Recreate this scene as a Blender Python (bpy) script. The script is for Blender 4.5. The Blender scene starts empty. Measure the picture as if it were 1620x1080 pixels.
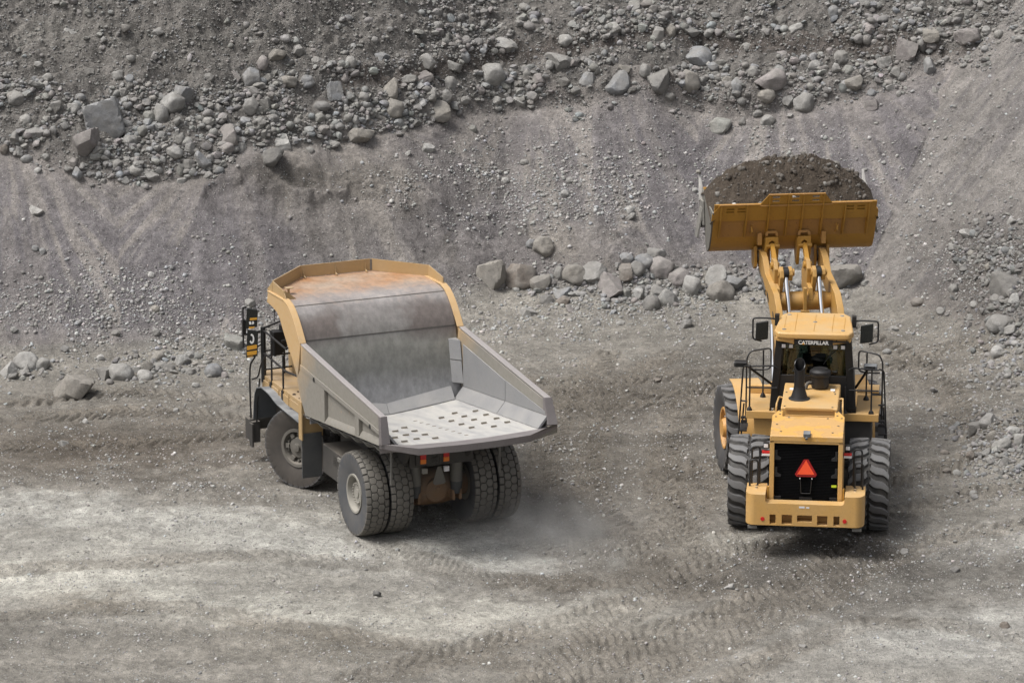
import bpy, bmesh, math, random
import numpy as np
from mathutils import Vector, Matrix

random.seed(7)
RNG = np.random.default_rng(11)
sc = bpy.context.scene
COL = sc.collection
rad = math.radians

# ------------------------------------------------------------------ camera, sky, sun
CF, CP, CH = 6476.22, 14.958, 27.334          # focal length in photo pixels, pitch down, height
cam_d = bpy.data.cameras.new('camera')
cam = bpy.data.objects.new('camera', cam_d); COL.objects.link(cam)
cam_d.sensor_width = 36.0
cam_d.lens = 36.0 * CF / 1620.0
cam_d.clip_start = 1.0; cam_d.clip_end = 3000
cam.location = (0, 0, CH); cam.rotation_euler = (rad(90 - CP), 0, 0)
sc.camera = cam

SUN_EL, SUN_AZ = 62.0, -112.0                   # azimuth measured from +Y towards +X
w = bpy.data.worlds.new('World'); sc.world = w; w.use_nodes = True
nt = w.node_tree; nt.nodes.clear()
sky = nt.nodes.new('ShaderNodeTexSky'); sky.sky_type = 'NISHITA'; sky.sun_disc = False
sky.sun_elevation = rad(SUN_EL); sky.sun_rotation = rad(SUN_AZ)
sky.dust_density = 6.0; sky.air_density = 1.0
hs = nt.nodes.new('ShaderNodeHueSaturation'); hs.inputs['Saturation'].default_value = 0.30
bg = nt.nodes.new('ShaderNodeBackground'); bg.inputs['Strength'].default_value = 0.075
ow = nt.nodes.new('ShaderNodeOutputWorld')
nt.links.new(sky.outputs[0], hs.inputs['Color']); nt.links.new(hs.outputs[0], bg.inputs[0]); nt.links.new(bg.outputs[0], ow.inputs[0])
sun_d = bpy.data.lights.new('sun', 'SUN'); sun_d.energy = 1.5; sun_d.angle = rad(24); sun_d.color = (1.0, 0.97, 0.93)
sun = bpy.data.objects.new('sun', sun_d); COL.objects.link(sun)
_d = Vector((math.cos(rad(SUN_EL)) * math.sin(rad(SUN_AZ)), math.cos(rad(SUN_EL)) * math.cos(rad(SUN_AZ)), math.sin(rad(SUN_EL))))
sun.rotation_euler = _d.to_track_quat('Z', 'Y').to_euler(); sun.location = (0, 60, 60)
sc.view_settings.view_transform = 'Standard'; sc.view_settings.look = 'None'
sc.view_settings.exposure = 1.10; sc.view_settings.gamma = 1.0
sc.render.engine = 'CYCLES'
sc.cycles.volume_max_steps = 128
sc.cycles.max_bounces = 6; sc.cycles.volume_bounces = 3

# ------------------------------------------------------------------ materials
def new_mat(name):
    m = bpy.data.materials.new(name); m.use_nodes = True
    n = m.node_tree; n.nodes.clear()
    o = n.nodes.new('ShaderNodeOutputMaterial'); b = n.nodes.new('ShaderNodeBsdfPrincipled')
    n.links.new(b.outputs[0], o.inputs[0])
    return m, n, b

def N(n, t, **kw):
    x = n.nodes.new(t)
    for k, v in kw.items():
        if k in x.inputs: x.inputs[k].default_value = v
        else: setattr(x, k, v)
    return x

def ramp(n, fac, stops):
    r = n.nodes.new('ShaderNodeValToRGB')
    e = r.color_ramp.elements
    while len(e) < len(stops): e.new(0.5)
    for i, (p, c) in enumerate(stops):
        e[i].position = p; e[i].color = (*c, 1) if len(c) == 3 else c
    n.links.new(fac, r.inputs[0]); return r

def mixc(n, fac, a, b, mode='MIX'):
    x = n.nodes.new('ShaderNodeMix'); x.data_type = 'RGBA'; x.blend_type = mode
    for s, v in ((0, fac), (6, a), (7, b)):
        if hasattr(v, 'is_output'): n.links.new(v, x.inputs[s])
        elif s == 0: x.inputs[0].default_value = v
        else: x.inputs[s].default_value = (*v, 1)
    return x.outputs[2]

def mth(n, op, a, b=None, clamp=False):
    x = n.nodes.new('ShaderNodeMath'); x.operation = op; x.use_clamp = clamp
    for i, v in enumerate((a, b)):
        if v is None: continue
        if hasattr(v, 'is_output'): n.links.new(v, x.inputs[i])
        else: x.inputs[i].default_value = v
    return x.outputs[0]

def noise(n, vec, scale, detail=5, rough=0.6):
    x = N(n, 'ShaderNodeTexNoise', Scale=scale, Detail=detail, Roughness=rough)
    n.links.new(vec, x.inputs['Vector']); return x.outputs['Fac']

def dusty(name, base, rough=0.45, metal=0.0, dust=(0.36, 0.33, 0.28), up=0.35, blot=0.25, spots=None, bump=0.05, coat=0.0):
    """paint or metal with settled dust on upward faces, blotchy wear and small stains"""
    m, n, b = new_mat(name)
    tc = N(n, 'ShaderNodeTexCoord'); v = tc.outputs['Object']
    geo = N(n, 'ShaderNodeNewGeometry')
    sep = N(n, 'ShaderNodeSeparateXYZ'); n.links.new(geo.outputs['Normal'], sep.inputs[0])
    n1 = noise(n, v, 2.2, 7); n2 = noise(n, v, 14, 6); 
    c = mixc(n, mth(n, 'MULTIPLY', ramp(n, n2, [(0.35, (0, 0, 0)), (0.75, (1, 1, 1))]).outputs[0], 0.35), base, tuple(x * 0.72 for x in base))
    if spots:
        n3 = noise(n, v, 26, 4, 0.7)
        c = mixc(n, ramp(n, n3, [(0.60, (0, 0, 0)), (0.68, (1, 1, 1))]).outputs[0], c, spots)
    f = mth(n, 'MULTIPLY', mth(n, 'MAXIMUM', sep.outputs[2], 0.0), up)
    f = mth(n, 'ADD', f, blot)
    f = mth(n, 'MULTIPLY', f, ramp(n, n1, [(0.3, (0.25,) * 3), (0.7, (1.3,) * 3)]).outputs[0], True)
    c = mixc(n, f, c, dust)
    n.links.new(c, b.inputs['Base Color'])
    r = mth(n, 'ADD', mth(n, 'MULTIPLY', f, 0.45), rough, True); n.links.new(r, b.inputs['Roughness'])
    b.inputs['Metallic'].default_value = metal
    if coat: b.inputs['Coat Weight'].default_value = coat
    bp = N(n, 'ShaderNodeBump', Strength=bump, Distance=0.02); n.links.new(n2, bp.inputs['Height']); n.links.new(bp.outputs[0], b.inputs['Normal'])
    return m

def plain(name, col, rough=0.5, metal=0.0, emit=0):
    m, n, b = new_mat(name)
    tc = N(n, 'ShaderNodeTexCoord')
    nn = noise(n, tc.outputs['Object'], 9, 4)
    c = mixc(n, mth(n, 'MULTIPLY', nn, 0.35), col, tuple(x * 0.7 for x in col))
    n.links.new(c, b.inputs['Base Color']); b.inputs['Roughness'].default_value = rough; b.inputs['Metallic'].default_value = metal
    return m

M = {}
M['yellow'] = dusty('yellow_paint', (0.55, 0.312, 0.088), 0.40, up=0.30, blot=0.22, dust=(0.42, 0.32, 0.19), spots=(0.36, 0.215, 0.08), coat=0.05)
M['hood_yellow'] = dusty('hood_paint', (0.56, 0.31, 0.075), 0.30, up=0.06, blot=0.03, dust=(0.50, 0.36, 0.19), bump=0.0)
def _gloss(m):   # patches wiped clean and glossy between dusty ones
    n = m.node_tree; b = [x for x in n.nodes if x.type == 'BSDF_PRINCIPLED'][0]; tc = N(n, 'ShaderNodeTexCoord')
    mp = N(n, 'ShaderNodeMapping', Scale=(1.1, 1.6, 1)); n.links.new(tc.outputs['Object'], mp.inputs[0])
    q = noise(n, mp.outputs[0], 2.3, 3, 0.45); n.links.new(ramp(n, q, [(0.485, (0, 0, 0)), (0.50, (1, 1, 1))]).outputs[0], b.inputs['Coat Weight'])
    b.inputs['Coat IOR'].default_value = 2.1; b.inputs['Coat Roughness'].default_value = 0.06
_gloss(M['hood_yellow'])
M['arm'] = dusty('lift_arm_paint', (0.43, 0.235, 0.052), 0.40, up=0.25, blot=0.16, dust=(0.34, 0.25, 0.14), spots=(0.28, 0.15, 0.05))
M['amber'] = dusty('bucket_paint', (0.39, 0.205, 0.030), 0.42, up=0.1, blot=0.06, dust=(0.24, 0.14, 0.09), spots=(0.23, 0.10, 0.035))
M['rusty'] = dusty('worn_bucket_paint', (0.37, 0.19, 0.040), 0.5, up=0.1, blot=0.30, dust=(0.27, 0.16, 0.095), spots=(0.12, 0.055, 0.03), bump=0.15)
M['old_yellow'] = dusty('faded_yellow_paint', (0.37, 0.245, 0.105), 0.5, up=0.45, blot=0.22, dust=(0.33, 0.26, 0.19))
M['black'] = dusty('black_paint', (0.008, 0.008, 0.009), 0.45, up=0.14, blot=0.01, dust=(0.08, 0.075, 0.07))
M['rail'] = dusty('rail_paint', (0.014, 0.014, 0.015), 0.4, up=0.1, blot=0.02, dust=(0.1, 0.09, 0.08))
M['dark'] = dusty('dark_steel', (0.04, 0.038, 0.036), 0.6, up=0.5, blot=0.12, dust=(0.17, 0.15, 0.125))
M['grey'] = dusty('dusty_grey_steel', (0.115, 0.112, 0.105), 0.6, up=0.5, blot=0.3, dust=(0.27, 0.255, 0.225))
M['flap'] = dusty('rubber_flap', (0.045, 0.048, 0.052), 0.6, up=0.3, blot=0.3, dust=(0.13, 0.125, 0.115))
M['fender'] = dusty('rubber_fender', (0.06, 0.068, 0.076), 0.5, up=0.55, blot=0.15, dust=(0.27, 0.275, 0.28))
M['axle'] = dusty('muddy_axle', (0.20, 0.105, 0.045), 0.7, up=0.8, blot=0.4, dust=(0.16, 0.145, 0.125))
M['shock'] = dusty('dusty_cylinder', (0.10, 0.095, 0.085), 0.6, up=0.4, blot=0.45, dust=(0.20, 0.19, 0.165))
M['rim_grey'] = dusty('dusty_rim', (0.21, 0.2, 0.175), 0.65, up=0.3, blot=0.4, dust=(0.30, 0.285, 0.25))
M['rim_dark'] = dusty('dark_rim', (0.085, 0.08, 0.07), 0.6, up=0.3, blot=0.3, dust=(0.20, 0.18, 0.155))
M['rim_yellow'] = dusty('yellow_rim', (0.55, 0.27, 0.05), 0.45, up=0.3, blot=0.22, dust=(0.33, 0.25, 0.17))
M['tail'] = dusty('worn_tail_steel', (0.16, 0.145, 0.145), 0.45, metal=0.35, up=0.3, blot=0.3, dust=(0.26, 0.24, 0.235), spots=(0.10, 0.08, 0.08))
M['edge'] = dusty('polished_edge_steel', (0.40, 0.375, 0.37), 0.4, metal=0.45, up=0.2, blot=0.2, dust=(0.34, 0.31, 0.29), spots=(0.19, 0.15, 0.135))
M['chrome'] = plain('chrome_rod', (0.75, 0.76, 0.78), 0.12, 1.0)
M['white'] = plain('white_paint', (0.78, 0.78, 0.76), 0.5)
M['tooth'] = dusty('worn_tooth', (0.45, 0.44, 0.42), 0.4, metal=0.3, up=0.2, blot=0.2, dust=(0.3, 0.27, 0.24))
M['lamp'] = plain('clear_lamp', (0.72, 0.72, 0.74), 0.15)
M['red'] = plain('red_lens', (0.55, 0.02, 0.02), 0.25)
M['orange'] = plain('orange_lens', (0.75, 0.20, 0.02), 0.3)
M['hazard'] = plain('fluorescent_orange', (0.95, 0.10, 0.03), 0.5)
M['hazard_red'] = plain('red_border', (0.33, 0.012, 0.012), 0.4)
M['lime'] = plain('lime_label', (0.5, 0.62, 0.03), 0.5)
M['mark_yellow'] = plain('mark_yellow', (0.62, 0.31, 0.03), 0.5)
M['hose'] = plain('hose_rubber', (0.015, 0.015, 0.016), 0.45)
M['grille'] = plain('grille_black', (0.008, 0.008, 0.009), 0.35)
M['skin'] = plain('skin', (0.45, 0.27, 0.19), 0.6)
M['cloth'] = plain('dark_clothing', (0.02, 0.024, 0.035), 0.85)
M['seat'] = plain('seat_fabric', (0.03, 0.03, 0.033), 0.9)
M['mirror'] = plain('mirror_back', (0.012, 0.014, 0.013), 0.25)

def glass_mat():
    m = bpy.data.materials.new('tinted_glass'); m.use_nodes = True
    n = m.node_tree; n.nodes.clear()
    o = n.nodes.new('ShaderNodeOutputMaterial')
    t = N(n, 'ShaderNodeBsdfTransparent', Color=(0.40, 0.46, 0.44, 1)); g = N(n, 'ShaderNodeBsdfGlossy', Roughness=0.03)
    f = N(n, 'ShaderNodeFresnel', IOR=1.5); x = n.nodes.new('ShaderNodeMixShader')
    n.links.new(f.outputs[0], x.inputs[0]); n.links.new(t.outputs[0], x.inputs[1]); n.links.new(g.outputs[0], x.inputs[2]); n.links.new(x.outputs[0], o.inputs[0])
    return m
M['glass'] = glass_mat()

def steel_mat():
    """inside of the truck body: polished grey steel, violet-brown heat and rust towards the canopy"""
    m, n, b = new_mat('worn_body_steel')
    tc = N(n, 'ShaderNodeTexCoord'); v = tc.outputs['Object']
    s = N(n, 'ShaderNodeSeparateXYZ'); n.links.new(v, s.inputs[0])
    n1 = noise(n, v, 0.9, 6)
    mp = N(n, 'ShaderNodeMapping', Scale=(1.3, 0.9, 0.75)); n.links.new(v, mp.inputs[0]); n2 = noise(n, mp.outputs[0], 5.0, 9, 0.74); n4 = noise(n, v, 40, 3)
    zz = mth(n, 'ADD', s.outputs[2], mth(n, 'MULTIPLY', mth(n, 'SUBTRACT', n1, 0.5), 0.5))
    hgt = mth(n, 'DIVIDE', mth(n, 'SUBTRACT', zz, 1.8), 2.7)
    base = ramp(n, hgt, [(0.0, (0.29, 0.29, 0.30)), (0.24, (0.27, 0.272, 0.28)), (0.40, (0.19, 0.19, 0.178)), (0.60, (0.255, 0.25, 0.225)), (0.72, (0.225, 0.215, 0.20)), (0.90, (0.26, 0.245, 0.235)), (0.96, (0.38, 0.36, 0.35))]).outputs[0]
    ax = mth(n, 'ADD', mth(n, 'ABSOLUTE', s.outputs[0]), mth(n, 'MULTIPLY', mth(n, 'SUBTRACT', noise(n, v, 1.6, 6), 0.5), 2.2))
    heat = mth(n, 'MULTIPLY', ramp(n, ax, [(0.55, (0.08,) * 3), (1.0, (0.9,) * 3)]).outputs[0], ramp(n, hgt, [(0.60, (0, 0, 0)), (0.72, (1, 1, 1)), (0.86, (1, 1, 1)), (0.93, (0.2,) * 3)]).outputs[0])
    base = mixc(n, mth(n, 'MULTIPLY', heat, 0.75), base, (0.125, 0.097, 0.085))
    yy = mth(n, 'ADD', s.outputs[1], mth(n, 'MULTIPLY', mth(n, 'SUBTRACT', n2, 0.5), 1.6))
    rust = ramp(n, mth(n, 'DIVIDE', mth(n, 'SUBTRACT', yy, 3.4), 2.2),
                [(0.0, (0, 0, 0)), (0.2, (0.15,) * 3), (0.5, (0.8,) * 3), (0.9, (0.85,) * 3)]).outputs[0]
    c = mixc(n, rust, base, mixc(n, ramp(n, n1, [(0.35, (0, 0, 0)), (0.65, (1, 1, 1))]).outputs[0], (0.50, 0.235, 0.085), (0.52, 0.40, 0.30)))
    st = ramp(n, n2, [(0.38, (0.6,) * 3), (0.62, (1.18,) * 3)]).outputs[0]
    c = mixc(n, 0.55, c, st, 'MULTIPLY')
    sc_ = ramp(n, n4, [(0.72, (0, 0, 0)), (0.78, (1, 1, 1))]).outputs[0]
    c = mixc(n, mth(n, 'MULTIPLY', sc_, 0.35), c, (0.42, 0.38, 0.35))
    n.links.new(c, b.inputs['Base Color']); b.inputs['Metallic'].default_value = 0.30; b.inputs['Roughness'].default_value = 0.36
    bp = N(n, 'ShaderNodeBump', Strength=0.12, Distance=0.02); n.links.new(n2, bp.inputs['Height']); n.links.new(bp.outputs[0], b.inputs['Normal'])
    return m
M['steel'] = steel_mat()
M['liner'] = dusty('grey_liner_plate', (0.185, 0.188, 0.195), 0.5, up=0.3, blot=0.25, dust=(0.30, 0.29, 0.275), spots=(0.15, 0.14, 0.13), bump=0.1)
M['tan_slot'] = dusty('dirt_filled_slot', (0.17, 0.135, 0.10), 0.9, up=0.3, blot=0.2, dust=(0.26, 0.22, 0.17))

def floor_mat():
    m, n, b = new_mat('pale_dusty_floor')
    tc = N(n, 'ShaderNodeTexCoord'); v = tc.outputs['Object']
    mp = N(n, 'ShaderNodeMapping', Scale=(2.4, 0.5, 1)); n.links.new(v, mp.inputs[0])
    n1 = noise(n, mp.outputs[0], 1.6, 7, 0.65); n2 = noise(n, v, 12, 5)
    c = ramp(n, n1, [(0.28, (0.25, 0.255, 0.265)), (0.42, (0.36, 0.362, 0.362)), (0.58, (0.46, 0.455, 0.435)), (0.74, (0.33, 0.315, 0.285))]).outputs[0]
    c = mixc(n, mth(n, 'MULTIPLY', n2, 0.3), c, (0.35, 0.31, 0.26))
    n.links.new(c, b.inputs['Base Color']); b.inputs['Roughness'].default_value = 0.55; b.inputs['Metallic'].default_value = 0.1
    return m
M['floor'] = floor_mat()

def side_mat():
    """outside of the truck body: faded yellow at the front wearing to dusty grey at the back"""
    m, n, b = new_mat('body_side_paint')
    tc = N(n, 'ShaderNodeTexCoord'); v = tc.outputs['Object']
    s = N(n, 'ShaderNodeSeparateXYZ'); n.links.new(v, s.inputs[0])
    n1 = noise(n, v, 1.3, 7, 0.65); n2 = noise(n, v, 9, 6, 0.65)
    t = mth(n, 'ADD', mth(n, 'ADD', s.outputs[1], mth(n, 'MULTIPLY', s.outputs[2], 0.75)), mth(n, 'MULTIPLY', mth(n, 'SUBTRACT', n1, 0.5), 1.6))
    f = ramp(n, mth(n, 'DIVIDE', mth(n, 'SUBTRACT', t, 4.2), 1.8), [(0.0, (0.05,) * 3), (0.5, (0.45,) * 3), (0.8, (1,) * 3)]).outputs[0]
    grey = mixc(n, n2, (0.14, 0.135, 0.12), (0.235, 0.23, 0.212))
    c = mixc(n, f, grey, mixc(n, n2, (0.44, 0.27, 0.10), (0.46, 0.335, 0.20)))
    n3 = noise(n, v, 3.5, 8, 0.75)
    c = mixc(n, mth(n, 'MULTIPLY', ramp(n, n3, [(0.62, (0, 0, 0)), (0.7, (1, 1, 1))]).outputs[0], 0.6), c, (0.40, 0.26, 0.13))
    n.links.new(c, b.inputs['Base Color']); b.inputs['Roughness'].default_value = 0.62
    bp = N(n, 'ShaderNodeBump', Strength=0.1, Distance=0.02); n.links.new(n2, bp.inputs['Height']); n.links.new(bp.outputs[0], b.inputs['Normal'])
    return m
M['side'] = side_mat()

def tyre_mat(name, wall, tread, groove, dustc, amt):
    m, n, b = new_mat(name)
    tc = N(n, 'ShaderNodeTexCoord'); v = tc.outputs['Object']
    at = N(n, 'ShaderNodeAttribute', attribute_name='tread'); sp = N(n, 'ShaderNodeSeparateColor'); n.links.new(at.outputs['Color'], sp.inputs[0])
    n1 = noise(n, v, 3, 7, 0.65); n2 = noise(n, v, 24, 5)
    c = mixc(n, sp.outputs[0], wall, mixc(n, sp.outputs[1], groove, tread))
    d = mth(n, 'MULTIPLY', ramp(n, n1, [(0.35, (0, 0, 0)), (0.7, (1, 1, 1))]).outputs[0], amt)
    c = mixc(n, d, c, dustc)
    c = mixc(n, mth(n, 'MULTIPLY', n2, 0.3), c, tuple(x * 0.6 for x in wall))
    n.links.new(c, b.inputs['Base Color']); b.inputs['Roughness'].default_value = 0.62
    bp = N(n, 'ShaderNodeBump', Strength=0.15, Distance=0.01); n.links.new(n2, bp.inputs['Height']); n.links.new(bp.outputs[0], b.inputs['Normal'])
    return m
M['tyre_truck'] = tyre_mat('truck_tyre_rubber', (0.060, 0.064, 0.072), (0.135, 0.125, 0.107), (0.010, 0.010, 0.010), (0.13, 0.118, 0.102), 0.5)
M['tyre_front'] = tyre_mat('front_tyre_rubber', (0.042, 0.037, 0.033), (0.085, 0.088, 0.095), (0.012, 0.012, 0.012), (0.10, 0.085, 0.07), 0.5)
M['tyre_loader'] = tyre_mat('loader_tyre_rubber', (0.052, 0.052, 0.055), (0.135, 0.136, 0.140), (0.013, 0.012, 0.012), (0.15, 0.135, 0.115), 0.38)

def ground_mat(name):
    m, n, b = new_mat(name)
    geo = N(n, 'ShaderNodeNewGeometry'); v = geo.outputs['Position']
    at = N(n, 'ShaderNodeAttribute', attribute_name='tone')
    n0 = noise(n, v, 1.7, 9, 0.68); n1 = noise(n, v, 6.5, 9, 0.72); n2 = noise(n, v, 34, 6, 0.72)
    c = mixc(n, 0.9, at.outputs['Color'], ramp(n, n0, [(0.30, (0.72,) * 3), (0.70, (1.28,) * 3)]).outputs[0], 'MULTIPLY')
    c = mixc(n, 0.95, c, ramp(n, n1, [(0.30, (0.66,) * 3), (0.72, (1.32,) * 3)]).outputs[0], 'MULTIPLY')
    c = mixc(n, 0.9, c, ramp(n, n2, [(0.30, (0.58,) * 3), (0.75, (1.5,) * 3)]).outputs[0], 'MULTIPLY')
    h = mth(n, 'ADD', mth(n, 'MULTIPLY', n1, 0.9), mth(n, 'MULTIPLY', n2, 0.4)); h = mth(n, 'ADD', h, mth(n, 'MULTIPLY', n0, 1.2))
    for sc_, thr, lo, hi, hh in ((24.0, 0.62, 0.24, 0.36, 0.35), (12.0, 0.74, 0.20, 0.28, 0.55), (6.5, 0.86, 0.15, 0.20, 0.9)):
        vo = N(n, 'ShaderNodeTexVoronoi', Scale=sc_); n.links.new(v, vo.inputs['Vector'])
        sx = N(n, 'ShaderNodeSeparateColor'); n.links.new(vo.outputs['Color'], sx.inputs[0])
        peb = mth(n, 'MULTIPLY', ramp(n, vo.outputs['Distance'], [(lo, (1, 1, 1)), (hi, (0, 0, 0))]).outputs[0], mth(n, 'GREATER_THAN', sx.outputs[0], thr))
        pc = mixc(n, sx.outputs[1], (0.10, 0.097, 0.093), (0.46, 0.445, 0.425))
        c = mixc(n, mth(n, 'MULTIPLY', peb, 0.7), c, pc); h = mth(n, 'ADD', h, mth(n, 'MULTIPLY', peb, hh))
    n.links.new(c, b.inputs['Base Color']); b.inputs['Roughness'].default_value = 0.95
    b.inputs['Specular IOR Level'].default_value = 0.12
    bp = N(n, 'ShaderNodeBump', Strength=1.0, Distance=0.075); n.links.new(h, bp.inputs['Height']); n.links.new(bp.outputs[0], b.inputs['Normal'])
    return m
M['ground'] = ground_mat('quarry_dirt')

def stone_mat(name, use_attr):
    m, n, b = new_mat(name)
    tc = N(n, 'ShaderNodeTexCoord'); geo = N(n, 'ShaderNodeNewGeometry')
    v = geo.outputs['Position']
    if use_attr:
        src = N(n, 'ShaderNodeAttribute', attribute_name='tone').outputs['Color']
    else:
        src = N(n, 'ShaderNodeObjectInfo').outputs['Color']
    n1 = noise(n, v, 5, 9, 0.74); n2 = noise(n, v, 30, 6, 0.72)
    c = mixc(n, 0.95, src, ramp(n, n1, [(0.30, (0.55,) * 3), (0.70, (1.32,) * 3)]).outputs[0], 'MULTIPLY')
    c = mixc(n, 0.8, c, ramp(n, n2, [(0.25, (0.72,) * 3), (0.8, (1.3,) * 3)]).outputs[0], 'MULTIPLY')
    n3 = noise(n, v, 2.2, 5)
    sep = N(n, 'ShaderNodeSeparateXYZ'); n.links.new(geo.outputs['Normal'], sep.inputs[0])
    dust = mth(n, 'MULTIPLY', ramp(n, n3, [(0.38, (0, 0, 0)), (0.58, (1, 1, 1))]).outputs[0], 0.55)
    c = mixc(n, dust, c, (0.225, 0.215, 0.198))
    n.links.new(c, b.inputs['Base Color']); b.inputs['Roughness'].default_value = 0.88; b.inputs['Specular IOR Level'].default_value = 0.25
    bp = N(n, 'ShaderNodeBump', Strength=0.9, Distance=0.04); n.links.new(mth(n, 'ADD', n1, mth(n, 'MULTIPLY', n2, 0.4)), bp.inputs['Height']); n.links.new(bp.outputs[0], b.inputs['Normal'])
    return m
M['stone'] = stone_mat('boulder_stone', False)
M['rubble'] = stone_mat('rubble_stone', True)

def soil_mat():
    m, n, b = new_mat('moist_soil')
    geo = N(n, 'ShaderNodeNewGeometry'); v = geo.outputs['Position']
    n1 = noise(n, v, 4, 8, 0.75); n2 = noise(n, v, 28, 6, 0.75)
    c = mixc(n, n1, (0.045, 0.036, 0.028), (0.115, 0.095, 0.077))
    c = mixc(n, 0.9, c, ramp(n, n2, [(0.3, (0.55,) * 3), (0.75, (1.5,) * 3)]).outputs[0], 'MULTIPLY')
    n.links.new(c, b.inputs['Base Color']); b.inputs['Roughness'].default_value = 0.95; b.inputs['Specular IOR Level'].default_value = 0.1
    bp = N(n, 'ShaderNodeBump', Strength=0.9, Distance=0.06); n.links.new(mth(n, 'ADD', n1, n2), bp.inputs['Height']); n.links.new(bp.outputs[0], b.inputs['Normal'])
    return m
M['soil'] = soil_mat()

# ------------------------------------------------------------------ object helpers
def tag(o, label=None, cat=None, group=None, kind=None):
    for k, v in (('label', label), ('category', cat), ('group', group), ('kind', kind)):
        if v: o[k] = v
    return o

def empty(name, loc, rz=0.0, parent=None):
    o = bpy.data.objects.new(name, None); COL.objects.link(o); o.empty_display_size = 0.3
    o.location = loc; o.rotation_euler = (0, 0, rz)
    if parent: o.parent = parent
    return o

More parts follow.
